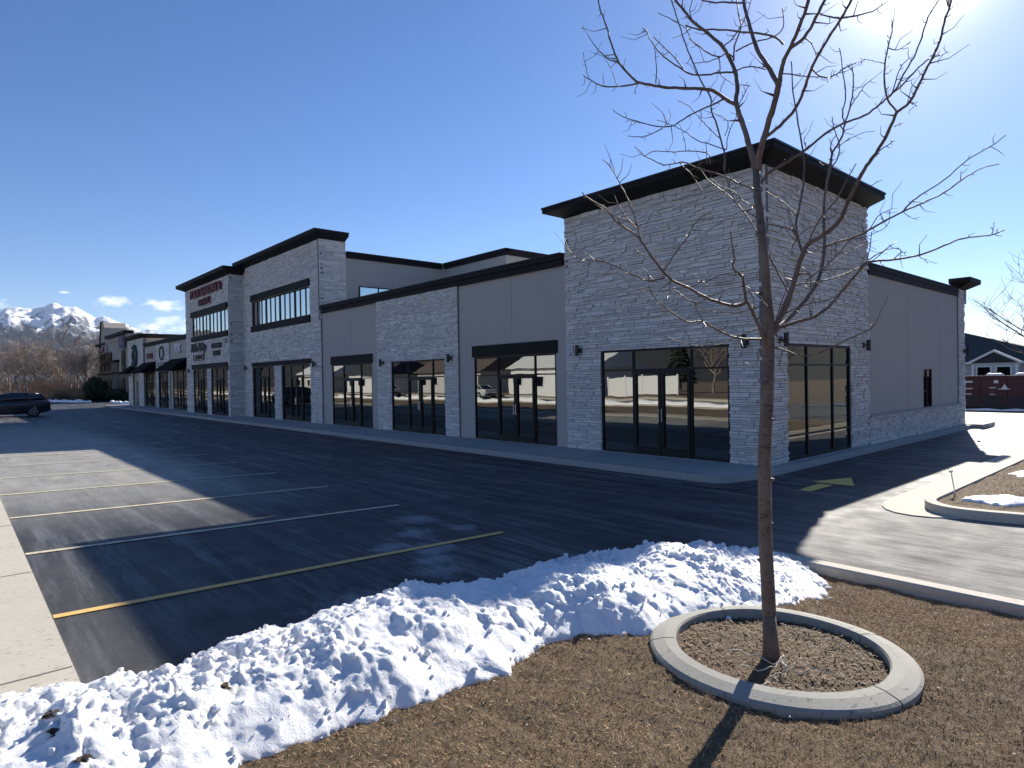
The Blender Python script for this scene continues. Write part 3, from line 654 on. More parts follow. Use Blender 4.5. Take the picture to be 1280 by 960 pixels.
limb([(917, 76), (918, 58), (926, 34), (923, 18), (921, -5)], 3, 1.8)
limb([(905, 58), (918, 45), (930, 25), (938, 5), (941, -15)], 2.2, 1.3)
limb([(979, 55), (967, 46), (949, 42), (919, 39), (898, 37), (875, 37), (857, 32)], 3, 1.8)
limb([(920, 64), (933, 57), (949, 51), (967, 46), (979, 34), (978, 10)], 2.4, 1.4)
limb([(932, 4), (912, 3), (889, 3), (872, -2)], 3, 1.8)
limb([(921, 88), (937, 83), (957, 87)], 2.4, 1.6)
limb([(866, 27), (862, 15), (865, 2), (869, -12)], 1.8, 1)
limb([(921, 108), (930, 106), (938, 108)], 1.5, 1)
limb([(922, 133), (930, 118), (936, 106)], 1.6, 1)
limb([(903, 124), (893, 130), (880, 135), (862, 144), (848, 153), (839, 158), (821, 158), (795, 151), (779, 146), (766, 137)], 3, 1)
limb([(828, 160), (816, 167), (802, 171), (785, 170)], 1.8, 1)
limb([(908, 187), (889, 181), (871, 175), (855, 164), (841, 157), (821, 150)], 2.2, 1.1)
limb([(901, 174), (889, 163), (876, 149), (860, 132), (847, 126)], 2, 1)
limb([(908, 187), (911, 167), (919, 149), (921, 138)], 1.8, 1)
limb([(906, 170), (910, 152), (896, 143), (880, 138)], 1.5, .8)
limb([(887, 205), (887, 194), (878, 190), (857, 189), (839, 190), (818, 189), (806, 195)], 2, 1.2)
limb([(945, 240), (939, 235), (922, 229), (904, 220), (875, 211), (855, 203), (841, 205), (828, 206), (816, 200), (806, 195), (793, 183)], 3.4, 1.2)
limb([(849, 203), (858, 212), (866, 220), (878, 239), (881, 245)], 2, 1.2)
limb([(884, 205), (883, 186), (882, 176)], 1.6, 1)
limb([(857, 189), (856, 175), (852, 164)], 1.4, .8)
limb([(958, 440), (953, 418), (946, 401), (939, 387), (932, 372), (929, 349), (925, 343), (916, 334), (918, 325), (916, 311), (913, 290)], 6.5, 1.4, -.4)
limb([(934, 378), (925, 381), (916, 382), (898, 378), (881, 371), (860, 360), (840, 350), (828, 338), (816, 322), (802, 302), (790, 290), (773, 279), (762, 267), (757, 260), (738, 250), (728, 241)], 5.2, 1.4, -.7)
limb([(831, 347), (811, 351), (790, 343), (770, 333), (750, 326), (726, 324), (714, 316), (706, 299)], 2.6, 1)
limb([(829, 339), (846, 314), (860, 296), (868, 280), (882, 267)], 2, 1)
limb([(801, 302), (795, 276), (784, 247), (774, 228), (764, 210), (754, 200)], 2.4, 1)
limb([(795, 285), (779, 266), (768, 244)], 1.6, .8)
limb([(797, 282), (770, 270), (744, 255)], 1.6, .8)
limb([(806, 320), (798, 315), (791, 308)], 1.6, .8)
limb([(843, 359), (836, 368), (828, 377)], 1.4, .7)
limb([(959, 424), (945, 424), (933, 424), (916, 421), (898, 413), (878, 402), (863, 403), (852, 398), (831, 384), (816, 369), (811, 357)], 4.2, 1.3, -.5)
limb([(878, 401), (868, 380), (857, 373), (843, 363), (817, 364), (796, 359)], 1.8, .9)
limb([(958, 380), (939, 387), (916, 391), (895, 390), (875, 385), (866, 376)], 2, 1)
limb([(930, 358), (910, 361), (887, 372), (868, 378)], 1.8, 1)
limb([(926, 344), (904, 343), (887, 350), (863, 358)], 1.8, 1)
limb([(926, 352), (905, 356), (887, 357), (878, 353), (866, 341)], 1.6, .9)
limb([(948, 411), (925, 419), (904, 429), (881, 433), (857, 430), (831, 420)], 2, 1)
limb([(935, 362), (942, 375), (943, 395)], 1.8, 1)
limb([(930, 358), (940, 362), (956, 380), (962, 384)], 1.6, 1)
limb([(955, 430), (947, 440), (947, 452), (941, 460)], 1.6, .8)
limb([(958, 445), (952, 470), (954, 490), (946, 505)], 1.3, .7)
limb([(1003, 335), (1012, 342), (1014, 360), (1020, 382)], 1.8, .9)
limb([(970, 400), (976, 380), (985, 350), (970, 338), (950, 335)], 1.6, .8)
limb([(1008, 350), (1030, 335), (1050, 315), (1062, 300), (1080, 296), (1108, 283), (1112, 262)], 2, .9)
limb([(1024, 345), (1040, 330), (1053, 320), (1078, 307), (1098, 300)], 1.7, .8)
limb([(1011, 306), (1016, 290), (1028, 270), (1045, 250), (1058, 225), (1070, 205)], 2.6, 1.2)
limb([(1000, 325), (990, 312), (1003, 290), (1024, 280), (1045, 268), (1062, 262)], 1.7, .8)
limb([(1086, 288), (1098, 270), (1112, 262), (1122, 260)], 1.6, .8)
limb([(1089, 232), (1095, 228), (1104, 224)], 1.4, .8)
limb([(1095, 192), (1108, 182), (1118, 176)], 1.6, .9)
limb([(1118, 158), (1129, 153)], 1.4, .8)
limb([(958, 240), (975, 250), (990, 262), (998, 270)], 1.8, 1)
limb([(948, 260), (930, 252), (918, 240), (900, 232), (886, 222)], 2.0, 1)
limb([(1121, 140), (1138, 128), (1146, 133)], 1.4, .7)
trunk.tube([trace(964.5, 826, D0+.01), trace(964.3, 817, D0), trace(963.4, 800, D0), trace(961.8, 770, D0)], [.055, .050, .043, .036], 12)
limbs.build('branches', M['twig'], tree, True)
# knots on the trunk
kn = trunk
for (px, py, sd) in [(947, 700, -1), (966, 655, 1), (950, 560, -1), (968, 600, 1), (952, 640, -1), (968, 720, 1), (951, 480, -1), (967, 525, 1)]:
    c = trace(px+3*(-sd), py, D0+.03); a = c+CR*sd*.012+CU*.004; kn.tube([c-CR*sd*.02, c, a, a+CU*.005], [.016, .014, .008, .004], 8)
trunk.build('trunk', M['bark'], tree, True)

# ------------------------------------------------------------------ the strip mall
mall = empty('strip_mall', (-30, 0, 0), 'long grey and white stone shopping strip with dark cornices and glass storefronts', 'building')
def panel(pl, a0, a1, b0, b1, holes, c0, c1):
    s = MB(); A = sorted({a0, a1, *[h[0] for h in holes], *[h[1] for h in holes]}); A = [a for a in A if a0 <= a <= a1]
    for i in range(len(A)-1):
        m = (A[i]+A[i+1])/2; B = [b0]; hs = sorted([h for h in holes if h[0] < m < h[1]], key=lambda h: h[2])
        cur = b0
        for h in hs:
            if h[2] > cur: s.pbox(pl, A[i], A[i+1], cur, h[2], c0, c1)
            cur = h[3]
        if cur < b1: s.pbox(pl, A[i], A[i+1], cur, b1, c0, c1)
    return s
def ledgestone(s, pl, a0, a1, b0, b1, holes, c0, dep=.035, big=1.0, seed=1):
    rr = random.Random(seed); brk = sorted({b0, b1, *[b for h in holes for b in h[2:4] if b0 < b < b1]}); g = .0058*big
    rows = []
    for i in range(len(brk)-1):
        z = brk[i]
        while z < brk[i+1]-1e-6:
            h = rr.choice([.045, .055, .065, .08, .10])*big
            if brk[i+1]-z-h < .045*big: h = brk[i+1]-z
            rows.append((z, z+h)); z += h
    for (z0, z1) in rows:
        segs = [(a0, a1)]
        for h in holes:
            if h[2] < (z0+z1)/2 < h[3]:
                ns = []
                for (p, q) in segs:
                    if h[1] <= p or h[0] >= q: ns.append((p, q)); continue
                    if h[0] > p: ns.append((p, h[0]))
                    if h[1] < q: ns.append((h[1], q))
                segs = ns
        for (p, q) in segs:
            a = p-rr.uniform(0, .2)*0
            while a < q-1e-6:
                l = rr.choice([.14, .2, .27, .34, .42, .52])*rr.uniform(.85, 1.15)*big
                if q-a-l < .1*big: l = q-a
                c = c0+dep*rr.random()**1.3; t = (rr.random()-.5)*.006
                ss = [(z0, z1)]
                if z1-z0 > .095*big and rr.random() < .3: m = z0+(z1-z0)*rr.uniform(.4, .6); ss = [(z0, m), (m, z1)]
                for (u0, u1) in ss:
                    c2 = c+(rr.random()-.5)*.012; P = pl.p
                    s.hexa([P(a+g, u0+g, c2+t), P(a+l-g, u0+g, c2-t), P(a+l-g, u0+g, c0-.02), P(a+g, u0+g, c0-.02), P(a+g, u1-g, c2+t), P(a+l-g, u1-g, c2-t), P(a+l-g, u1-g, c0-.02), P(a+g, u1-g, c0-.02)])
                a += l
FR = front(0); SD = side(0)
# --- masses behind the skins
ms = MB()
ms.box(-58, -.12, .12, 15, 0, 5.02)
ms.box(-5.7, -.12, .12, 5.65, 5.0, 6.66)
wall_low = ms.build('wall', M['stucco_light'], mall)
rf = MB().box(-58, -5.9, .35, 15, 5.021, 5.06); rf.box(-5.9, -.3, 5.8, 15, 5.021, 5.06); rf.build('roof', M['roofwhite'], mall)
# openings (a0,a1,b0,b1)
T1 = (-4.60, -.86, .16, 2.82); T2 = (-10.12, -6.30, .16, 2.84); T2h = (-10.18, -6.22, 2.845, 3.22)
N2 = (-15.34, -11.72, .16, 2.86); T3 = (-20.66, -16.98, .16, 2.87); T3h = (-20.72, -16.90, 2.875, 3.25)
A1 = (-30.72, -27.42, .16, 3.0); A2 = (-26.45, -22.85, .16, 3.0); AU = (-30.62, -22.78, 5.33, 6.74)
B1 = (-39.72, -36.68, .16, 3.05); B2 = (-35.85, -32.62, .16, 3.05); BU = (-39.7, -32.42, 5.2, 6.52)
C1 = (-48.5, -44.4, .16, 3.15); C2 = (-52.9, -49.5, .16, 3.15); C3 = (-57.9, -54.3, .16, 3.15); C0 = (-62.5, -59.9, .16, 3.15)
SW = (.97, 4.55, .16, 2.82); SWin = (10.48, 11.36, .96, 2.21)
# stucco skins
for (a0, a1, H) in ((-10.92, -5.87, [T2, T2h]), (-21.62, -16.42, [T3, T3h]), (-49.2, -41.3, [C1]), (-58.0, -53.5, [C3])):
    panel(FR, a0, a1, 0, 5.5, H, -.12, -.02).build('stucco_wall', M['stucco'], mall)
for a in (-8.2, -18.8): MB().pbox(FR, a-.006, a+.006, 3.25, 5.3, -.02, -.0185).build('control_joint', M['mortar'], mall)
for a in (9.0, 12.2): MB().pbox(SD, a-.006, a+.006, .95, 4.83, -.02, -.0185).build('control_joint', M['mortar'], mall)
panel(SD, 5.77, 14.35, 0, 5.0, [SWin], -.12, -.02).build('stucco_wall', M['stucco'], mall)
# stone
def stonewall(name, parts, mat=M['stone']):
    back = MB(); st = MB()
    for k, (pl, a0, a1, b0, b1, H, c0, dep, big) in enumerate(parts):
        b_ = panel(pl, a0, a1, b0, b1, H, -.12, c0-.012); n = len(back.v); back.v += b_.v; back.f += [tuple(i+n for i in f) for f in b_.f]
        ledgestone(st, pl, a0, a1, b0, b1, H, c0, dep, big, seed=k+len(st.v) % 7+int(abs(a0)*3))
    back.build('mortar_backing', M['mortar'], mall); st.build(name, mat, mall)
stonewall('stone_veneer', [(FR, -5.86, .035, .153, 6.62, [T1], -.004, .048, 1), (SD, -.03, 5.76, .153, 6.62, [SW], -.004, .048, 1)])
stonewall('stone_veneer', [(FR, -16.42, -10.92, .153, 5.32, [N2], .04, .035, 1)])
stonewall('stone_veneer', [(side(0), 5.765, 14.4, .153, .90, [], .02, .035, 1), (side(0), 14.35, 15.12, .153, 5.1, [], .02, .035, 1)])
# left flank of the tower above the low roof
stonewall('stone_veneer', [(Pl((-5.86, 0, 0), (0, -1, 0), (-1, 0, 0)), -5.7, 0, 5.0, 6.62, [], 0, .03, 1)])
lg = MB().pbox(SD, 5.77, 14.38, .905, .965, -.05, .075); lg.build('stone_ledge', M['walk'], mall)
# two-storey block A
mA = MB(); mA.box(-31.9, -21.75, .13, 1.2, 0, 8.72); mA.box(-31.9, -21.75, 1.204, 15, 0, 8.3); mA.box(-22, -16.45, 7.0, 15, 5.0, 8.3); mA.box(-31.9, -21.62, 1.25, 15, 4.9, 8.3); mA.build('wall', M['stucco_light'], mall)
MB().box(-31.7, -21.9, 1.3, 14.8, 8.301, 8.33).build('roof', M['roofwhite'], mall)
stonewall('stone_veneer', [(FR, -32.05, -21.6, .153, 8.8, [A1, A2, AU, (-30.72, -22.7, 3.004, 3.25), (-30.7, -22.7, 6.744, 7.1), (-30.7, -22.7, 5.0, 5.327)], .04, .04, 1.25), (side(-21.60), -.092, 1.28, 5.0, 8.8, [], .0, .035, 1.25)])
# block B, standing forward
mB = MB(); mB.box(-41.2, -32.2, -.65, 14, 0, 8.45); mB.build('wall', M['stucco_light'], mall)
FB = front(-.8)
stonewall('stone_veneer', [(FB, -41.3, -32.03, .153, 8.5, [B1, B2, BU, (-39.8, -32.5, 3.054, 3.38), (-39.8, -32.32, 6.524, 6.88), (-39.8, -32.32, 4.9, 5.197)], .0, .04, 1.3), (side(-32.03), -.835, .0, .153, 8.5, [], .0, .035, 1.3)])
# low block C and end block D
stonewall('stone_veneer', [(FR, -53.5, -49.2, .153, 5.5, [C2], .04, .035, 1.4), (FR, -64.4, -58, .153, 6.35, [C0], .1, .035, 1.4)])
mD = MB(); mD.box(-64.3, -58.1, .02, 14, 0, 6.3); mD.build('wall', M['tan'], mall)

# cornices: sloped underside, thin coping on top
def cornice(pl, a0, a1, b0, b1, o, l=0., r=0., inn=.3, name='cornice'):
    """b0 foot at the wall, b1 top; o outward; l/r how far the ends run past the wall"""
    s = MB(); P = pl.p; m = b0+(b1-b0)*.22
    sec = lambda a, k: [P(a+k*0, b0, -.02), P(a+k*0, b0, .015), P(a+k*.2, b0+.03, .06), P(a+k, b0+(b1-b0)*.42, o), P(a+k, b1-.05, o), P(a+k, b1-.05, -inn), P(a, b0, -inn)]
    s.loft([sec(a0, -l), sec(a1, r)]); s.build(name, M['trim'], mall)
    c = MB(); c.pbox(pl, a0-l-.02, a1+r+.02, b1-.047, b1, -inn, o+.025); c.build('coping', M['trim_edge'], mall)
def corner_cornice(x0, x1, y0, y1, b0, b1, o, o2=None):
    """band round front, right flank and left flank of a block"""
    s = MB(); rings = []
    for (k, z) in ((0.012, b0), (.05, b0+.03), (o, b0+(b1-b0)*.5), (o, b1-.05), (-.25, b1-.05), (-.25, b0)):
        rings.append([(x0-k, y1, z), (x0-k, y0-k, z), (x1+k, y0-k, z), (x1+k, y1, z)])
    s.loft(rings+[rings[0]], False, False)
    for e in (0, 3): s.poly([r[e] for r in (rings if e == 0 else rings[::-1])])
    s.build('cornice', M['trim'], mall)
    c = MB(); k = o+.025; z0, z1 = b1-.047, b1
    c.box(x0-k, x1+k, y0-k, y0+.3, z0, z1); c.box(x1-.3, x1+k, y0+.302, y1+.02, z0, z1); c.box(x0-k, x0+.3, y0+.302, y1+.02, z0, z1); c.build('coping', M['trim_edge'], mall)
corner_cornice(-5.86, .03, -.03, 5.76, 6.60, 6.92, .43)
corner_cornice(-32.1, -21.6, -.05, 1.25, 8.80, 9.17, .42)
corner_cornice(-41.3, -32.03, -.84, 1.0, 8.45, 8.86, .45)
corner_cornice(-64.4, -58, -.12, 3.0, 6.3, 6.66, .45)
def band(pl, a0, a1, b0, b1, co=.10):
    s = MB(); s.pbox(pl, a0, a1, b0, b0+(b1-b0)*.5, -.12, co*.55); s.pbox(pl, a0, a1, b0+(b1-b0)*.5+.002, b1-.03, -.12, co); s.build('cornice', M['trim'], mall)
    MB().pbox(pl, a0, a1, b1-.028, b1, -.3, co+.02).build('coping', M['trim_edge'], mall)
band(FR, -21.55, -5.92, 5.30, 5.66, .14); band(FR, -57.9, -41.35, 5.42, 5.76, .14)
band(SD, 5.80, 14.38, 4.83, 5.14, .04)
# rear pier cap
cp = MB(); cp.hexa([(-.1, 14.35, 5.10), (.09, 14.35, 5.10), (.09, 15.15, 5.10), (-.1, 15.15, 5.10), (-.2, 14.05, 5.30), (.46, 14.05, 5.30), (.46, 15.5, 5.30), (-.2, 15.5, 5.30)]); cp.box(-.2, .46, 14.05, 15.5, 5.302, 5.46); cp.build('cornice', M['trim'], mall)
MB().box(-6, .05, 15.1, 15.3, 4.6, 5.25).build('rear_parapet', M['stucco'], mall)
# upper storey trim
band(side(-21.62), 1.3, 6.88, 8.05, 8.36, .12); band(front(7.0), -21.48, -16.33, 8.05, 8.36, .12); band(side(-16.45), 6.9, 15, 8.05, 8.361, .12)

# --- windows and doors
def window(pl, a0, a1, b0, b1, mull, rails, c=-.055, fw=.05, mat='glass', tilt=.0015, skip=None, thick=()):
    s = MB(); d0, d1 = c-.05, c+.035
    s.pbox(pl, a0, a0+fw, b0, b1, d0, d1); s.pbox(pl, a1-fw, a1, b0, b1, d0, d1)
    s.pbox(pl, a0+fw, a1-fw, b0, b0+fw*1.3, d0, d1-.002); s.pbox(pl, a0+fw, a1-fw, b1-fw, b1, d0, d1-.002)
    for m in mull:
        w = fw*.5 if m not in thick else fw*1.6; s.pbox(pl, m-w, m+w, b0+fw*1.3, b1-fw, d0, d1-.004)
    for (r0, r1, z) in rails: s.pbox(pl, r0, r1, z-fw*.4, z+fw*.4, d0, d1-.006)
    w_ = s.build('storefront_window', M['frame'], mall)
    xs = [a0+fw]+list(mull)+[a1-fw]; rr = random.Random(int(a0*10))
    for i in range(len(xs)-1):
        m = (xs[i]+xs[i+1])/2
        zs = sorted([b0+fw*1.3]+[z for (r0, r1, z) in rails if r0 < m < r1]+[b1-fw])
        for j in range(len(zs)-1):
            if skip and skip[0] < m < skip[1] and zs[j] < skip[2]-.1: continue
            t = [rr.uniform(-tilt, tilt) for _ in range(2)]; wd, hh = xs[i+1]-xs[i], zs[j+1]-zs[j]; P = pl.p
            q = [P(xs[i], zs[j], c+t[0]*wd+t[1]*hh), P(xs[i+1], zs[j], c-t[0]*wd+t[1]*hh), P(xs[i+1], zs[j+1], c-t[0]*wd-t[1]*hh), P(xs[i], zs[j+1], c+t[0]*wd-t[1]*hh)]
            MB().quad(*q).build('pane', M[mat], w_)
    return w_
def door(pl, a0, a1, b0, b1, hs, c=-.045, fw=.075):
    s = MB(); d0, d1 = c-.05, c+.045
    s.pbox(pl, a0, a0+fw, b0, b1, d0, d1); s.pbox(pl, a1-fw, a1, b0, b1, d0, d1)
    s.pbox(pl, a0+fw, a1-fw, b0, b0+.2, d0, d1-.002); s.pbox(pl, a0+fw, a1-fw, b1-fw*1.2, b1, d0, d1-.002)
    o = s.build('door', M['frame'], mall); P = pl.p
    MB().quad(P(a0+fw, b0+.2, c), P(a1-fw, b0+.2, c), P(a1-fw, b1-fw*1.2, c), P(a0+fw, b1-fw*1.2, c)).build('pane', M['glass'], o)
    x = a1-fw*.5 if hs > 0 else a0+fw*.5; h = MB()
    h.tube([P(x, b0+.85, d1), P(x, b0+.85, d1+.05), P(x, b0+1.15, d1+.05), P(x, b0+1.15, d1)], .011, 8); h.build('handle', M['steel'], o)
def storefront(pl, R_, d=None, low=.72, tr=2.24, extra=(), c=-.055):
    a0, a1, b0, b1 = R_
    if d is None:
        w = a1-a0; d = (a0+w*.29, a0+w*.70)
    mid = (d[0]+d[1])/2
    rails = [(a0, a1, tr), (a0, d[0], low), (d[1], a1, low)]
    window(pl, a0, a1, b0, b1, [d[0], d[1]], rails, c=c, skip=(d[0], d[1], tr))
    # transom post above the doors and the two leaves
    door(pl, d[0]+.03, mid-.008, b0+.01, tr-.025, 1, c=c+.01); door(pl, mid+.008, d[1]-.03, b0+.01, tr-.025, -1, c=c+.01)
storefront(FR, T1, (-3.55, -1.85), tr=2.30); storefront(FR, T2, (-8.92, -7.20)); storefront(front(-.05), N2, (-14.15, -12.50)); storefront(FR, T3, (-19.55, -17.95))
storefront(FR, A1, tr=2.45); storefront(FR, A2, tr=2.45); storefront(FB, B1, tr=2.45); storefront(FB, B2, tr=2.45)
for c_ in (C0, C1, C2, C3): storefront(FR, c_, tr=2.4)
window(SD, SW[0], SW[1], SW[2], SW[3], [2.05, 3.5], [(SW[0], SW[1], 2.34), (SW[0], SW[1], .72)])
window(SD, SWin[0], SWin[1], SWin[2], SWin[3], [10.86], [(SWin[0], 10.86, 1.5)], fw=.03)
xs_ = np.linspace(AU[0], AU[1], 13); window(FR, *AU, list(xs_[1:-1]), [], mat='glass_up', thick=[xs_[3], xs_[6], xs_[9]], tilt=.001)
xs_ = np.linspace(BU[0], BU[1], 11); window(FB, *BU, list(xs_[1:-1]), [], mat='glass_up', thick=[xs_[3], xs_[5], xs_[8]], tilt=.001)
window(side(-21.60), 1.95, 6.2, 5.5, 6.74, [3.0, 4.1, 5.2], [], mat='glass_up', fw=.04, c=.03)
hd = [(FR, T2h, .03), (FR, T3h, .03), (FR, (-30.7, -22.72, 3.006, 3.24), .09), (FR, (-30.68, -22.72, 6.746, 7.1), .12), (FR, (-30.68, -22.72, 5.0, 5.325), .12), (FB, (-39.8, -32.52, 3.056, 3.36), .1), (FB, (-39.78, -32.34, 6.526, 6.87), .12), (FB, (-39.78, -32.34, 4.92, 5.195), .12)]
for pl, h, c1 in hd: MB().pbox(pl, h[0], h[1], h[2], h[3], -.1, c1).build('window_header', M['trim'], mall)
# awnings
for (a0, a1) in ((-48.9, -44.0), (-58.3, -53.9), (-62.9, -60.6)):
    s = MB(); s.loft([[(x, -.05, 4.05), (x, -1.15, 3.25), (x, -1.15, 3.10), (x, -.05, 3.15)] for x in (a0, a1)]); s.build('awning', M['awning'], mall)

# --- wall lamps
def wall_lamp(pl, a, b, lab, first=[None]):
    P = pl.p(a, b, .0); rz = 0 if abs(pl.n[1]) > .5 else PI/2
    if first[0] is None:
        t = empty('wall_lamp', (0, 0, 0), lab, 'wall lamp', 'black cylinder lamps on the walls')
        s = MB(); s.cyl((0, -.12, -.14), (0, 0, 1), .052, .28, 16); s.cyl((0, -.12, -.145), (0, 0, 1), .058, .02, 16); s.cyl((0, -.12, .125), (0, 0, 1), .058, .02, 16); s.build('housing', M['lampblack'], t, world=False)
        s = MB(); s.box(-.05, .05, -.02, .02, -.07, .07); s.box(-.018, .018, -.1, -.015, -.018, .018); s.build('bracket', M['lampblack'], t, world=False); first[0] = t
    else: t = copy_tree(first[0])
    t.location = tuple(P+pl.n*.035); t.rotation_euler.z = rz; t['label'] = lab
wall_lamp(FR, -5.32, 2.87, 'black cylinder wall lamp left of the corner tower storefront')
wall_lamp(FR, -.42, 2.85, 'black cylinder wall lamp on the corner tower front, right of its doors')
wall_lamp(SD, .62, 2.88, 'black cylinder wall lamp on the tower flank just behind the tree trunk')
wall_lamp(SD, 5.36, 2.86, 'black cylinder wall lamp at the far end of the tower flank window')
wall_lamp(side(.03), 14.95, 2.85, 'black cylinder wall lamp on the stone pier at the rear corner')
wall_lamp(front(-.05), -15.92, 2.83, 'black cylinder wall lamp left of doors on the single storey stone bay')
wall_lamp(front(-.05), -11.3, 2.86, 'black cylinder wall lamp right of doors on the single storey stone bay')
wall_lamp(front(-.05), -22.2, 2.96, 'black cylinder wall lamp at the right edge of the taller two storey block')
wall_lamp(front(-.05), -31.5, 2.98, 'black cylinder wall lamp at the left edge of the taller two storey block')
wall_lamp(FB, -32.25, 3.0, 'black cylinder wall lamp right of doors on the signed two storey block')
wall_lamp(FB, -40.4, 3.0, 'black cylinder wall lamp left of doors on the signed two storey block')
wall_lamp(front(-.1), -63.2, 3.0, 'black cylinder wall lamp on the farthest stone block of the strip')

# --- signs
def text(name, txt, x, y, z, size, mat, parent=None, ext=.03, sx=1.0, italic=0):
    c = bpy.data.curves.new(name, 'FONT'); c.body = txt; c.size = size; c.extrude = ext; c.shear = italic; c.offset = .008*size/.5
    c.align_x = 'CENTER'; c.align_y = 'CENTER'; t = bpy.data.objects.new('tmp', c); col.objects.link(t)
    dg = bpy.context.evaluated_depsgraph_get(); me = bpy.data.meshes.new_from_object(t.evaluated_get(dg)); bpy.data.objects.remove(t)
    me.transform(Matrix.Translation((x, y, z)) @ Matrix.Rotation(PI/2, 4, 'X') @ Matrix.Diagonal((sx, 1, 1, 1)))
    if parent is not None:
        me.transform(Matrix.Translation(-parent.location))
    me.materials.clear(); me.materials.append(mat); me.name = name
    o = bpy.data.objects.new(name, me); col.objects.link(o); o.parent = parent; return o
sg = empty('shop_sign', (-36.3, -.9, 7.7), 'dark red channel letters reading FOUR SEASONS high under the cornice', 'sign')
text('letters', 'FOUR SEASONS &', -36.4, -.93, 7.98, .72, M['signred'], sg, .05, 1.12); text('letters', 'ESTATE', -36.6, -.93, 7.32, .56, M['signred'], sg, .05, 1.25)
text('letter_backing', 'FOUR SEASONS &', -36.43, -.865, 7.955, .72, M['signrose'], sg, .012, 1.13); text('letter_backing', 'ESTATE', -36.63, -.865, 7.30, .56, M['signrose'], sg, .012, 1.27)
sg = empty('shop_sign', (-38.2, -.9, 4.3), "black script letters reading Kid's Ability over a small outlined plate", 'sign')
text('letters', "Kid's Ability", -38.2, -.9, 4.45, .78, M['signblack'], sg, .03, .85, .25)
s = MB()
for (a, b, c_, d_) in ((-39.2, -37.0, 3.95, 4.0), (-39.2, -37.0, 3.6, 3.65), (-39.25, -39.2, 3.6, 4.0), (-37.0, -36.95, 3.6, 4.0)): s.box(a, b, -.93, -.87, c_, d_)
s.build('plate_outline', M['signblack'], sg); text('letters', 'PEDIATRICS', -38.1, -.9, 3.8, .28, M['signblack'], sg, .02, 1)
sg = empty('shop_sign', (-34.4, -.9, 4.2), 'two lines of bold black letters over the right storefront of the signed block', 'sign')
text('letters', 'PREMIER', -34.4, -.9, 4.42, .42, M['signblack'], sg, .04, 1.1); text('letters', 'SMILES', -34.4, -.9, 3.95, .42, M['signblack'], sg, .04, 1.0)
s = MB().box(-33.0, -32.55, -.95, -.84, 4.5, 4.78); tag(s.build('wall_vent', M['stucco']), 'small grey green vent box on the signed two storey block', 'vent')
sg = text('shop_sign', 'ITEC', -46.5, -.08, 4.78, .85, M['signwhite'], None, .05, .95); tag(sg, 'white letters on grey stucco above the right hand black awning', 'sign')
sg = empty('shop_sign', (-51.4, -.1, 4.2), 'dark oval ring sign on the stone bay above a dark name plate', 'sign')
s = MB(); rg = []
for k in range(33):
    a = 2*PI*k/32; rg.append((-51.4+.62*math.cos(a), -.12, 4.65+.55*math.sin(a)))
s.tube(rg, .05, 6, False); s.build('ring', M['signblack'], sg); MB().box(-52.7, -50.1, -.13, -.08, 3.55, 3.9).build('name_plate', M['signblack'], sg); text('letters', 'WELLNESS', -51.4, -.14, 3.72, .3, M['siding'], sg, .01, 1.3)
sg = empty('shop_sign', (-55.8, -.05, 4.5), 'small dark red letter sign above the left black awning', 'sign')
text('letters', 'NAILS', -55.8, -.06, 4.55, .62, M['signred'], sg, .05, 1.2)
sg = empty('shop_sign', (-61.2, -.2, 4.6), 'large dark teal round emblem with a white curl on the end block', 'sign')
s = MB(); s.tube([(-61.2+.95*math.cos(a), -.22, 4.75+.95*math.sin(a)) for a in np.linspace(-2.4, 2.2, 24)], .14, 6); s.tube([(-61.2+.45*math.cos(a), -.22, 4.8+.5*math.sin(a)) for a in np.linspace(.5, 5, 16)], .15, 6); s.build('emblem', M['signteal'], sg)
s = MB(); s.tube([(-61.2+.68*math.cos(a), -.24, 5.0+.72*math.sin(a)) for a in np.linspace(-.2, 1.8, 14)], .08, 6); s.tube([(-61.7, -.24, 3.75), (-61.2, -.24, 3.6), (-60.6, -.24, 3.75)], .06, 6); s.build('curl', M['signwhite'], sg)

# ------------------------------------------------------------------ tan building at the far left end
tb = empty('office_building', (-98, 10, 0), 'tan two storey building with brown stone base and pointed gable at the far end', 'building')
y0 = 4.0; FT = front(y0)
MB().box(-108, -86, y0, 20, 0, 8.0).build('wall', M['tan'], tb)
s = MB(); ledgestone(s, FT, -108, -86, 0, 3.6, [], .1, .08, 3.0, 5); ledgestone(s, FT, -97.5, -93, 3.6, 5.2, [], .2, .08, 3.0, 6); s.build('stone_base', M['brown_stone'], tb)
s = MB(); s.pbox(FT, -108.2, -86, 3.6, 3.85, 0, .35); s.pbox(FT, -98, -92.5, 5.2, 5.45, 0, .6); s.pbox(FT, -108.4, -101, 7.9, 8.2, -.2, .5); s.pbox(FT, -99.5, -86, 8.6, 9.0, -.5, .6); s.build('cornice', M['trim'], tb)
MB().box(-99.3, -86, y0-.15, 19, 8.0, 8.6).build('wall', M['tan'], tb)
s = MB(); s.loft([[(x, y0-.3, z) for x, z in ((-104.6, 6.8), (-100.4, 6.8), (-101.3, 10.4), (-102.2, 11.2), (-103.2, 11.2))], [(x, y0+2.5, z) for x, z in ((-104.6, 6.8), (-100.4, 6.8), (-101.3, 10.4), (-102.2, 11.2), (-103.2, 11.2))]]); s.build('gable', M['tan'], tb)
s = MB(); s.tube([(-104.8, y0-.4, 6.8), (-103.3, y0-.4, 11.3), (-102.1, y0-.4, 11.3)], .14, 4); s.build('gable_trim', M['trim'], tb)
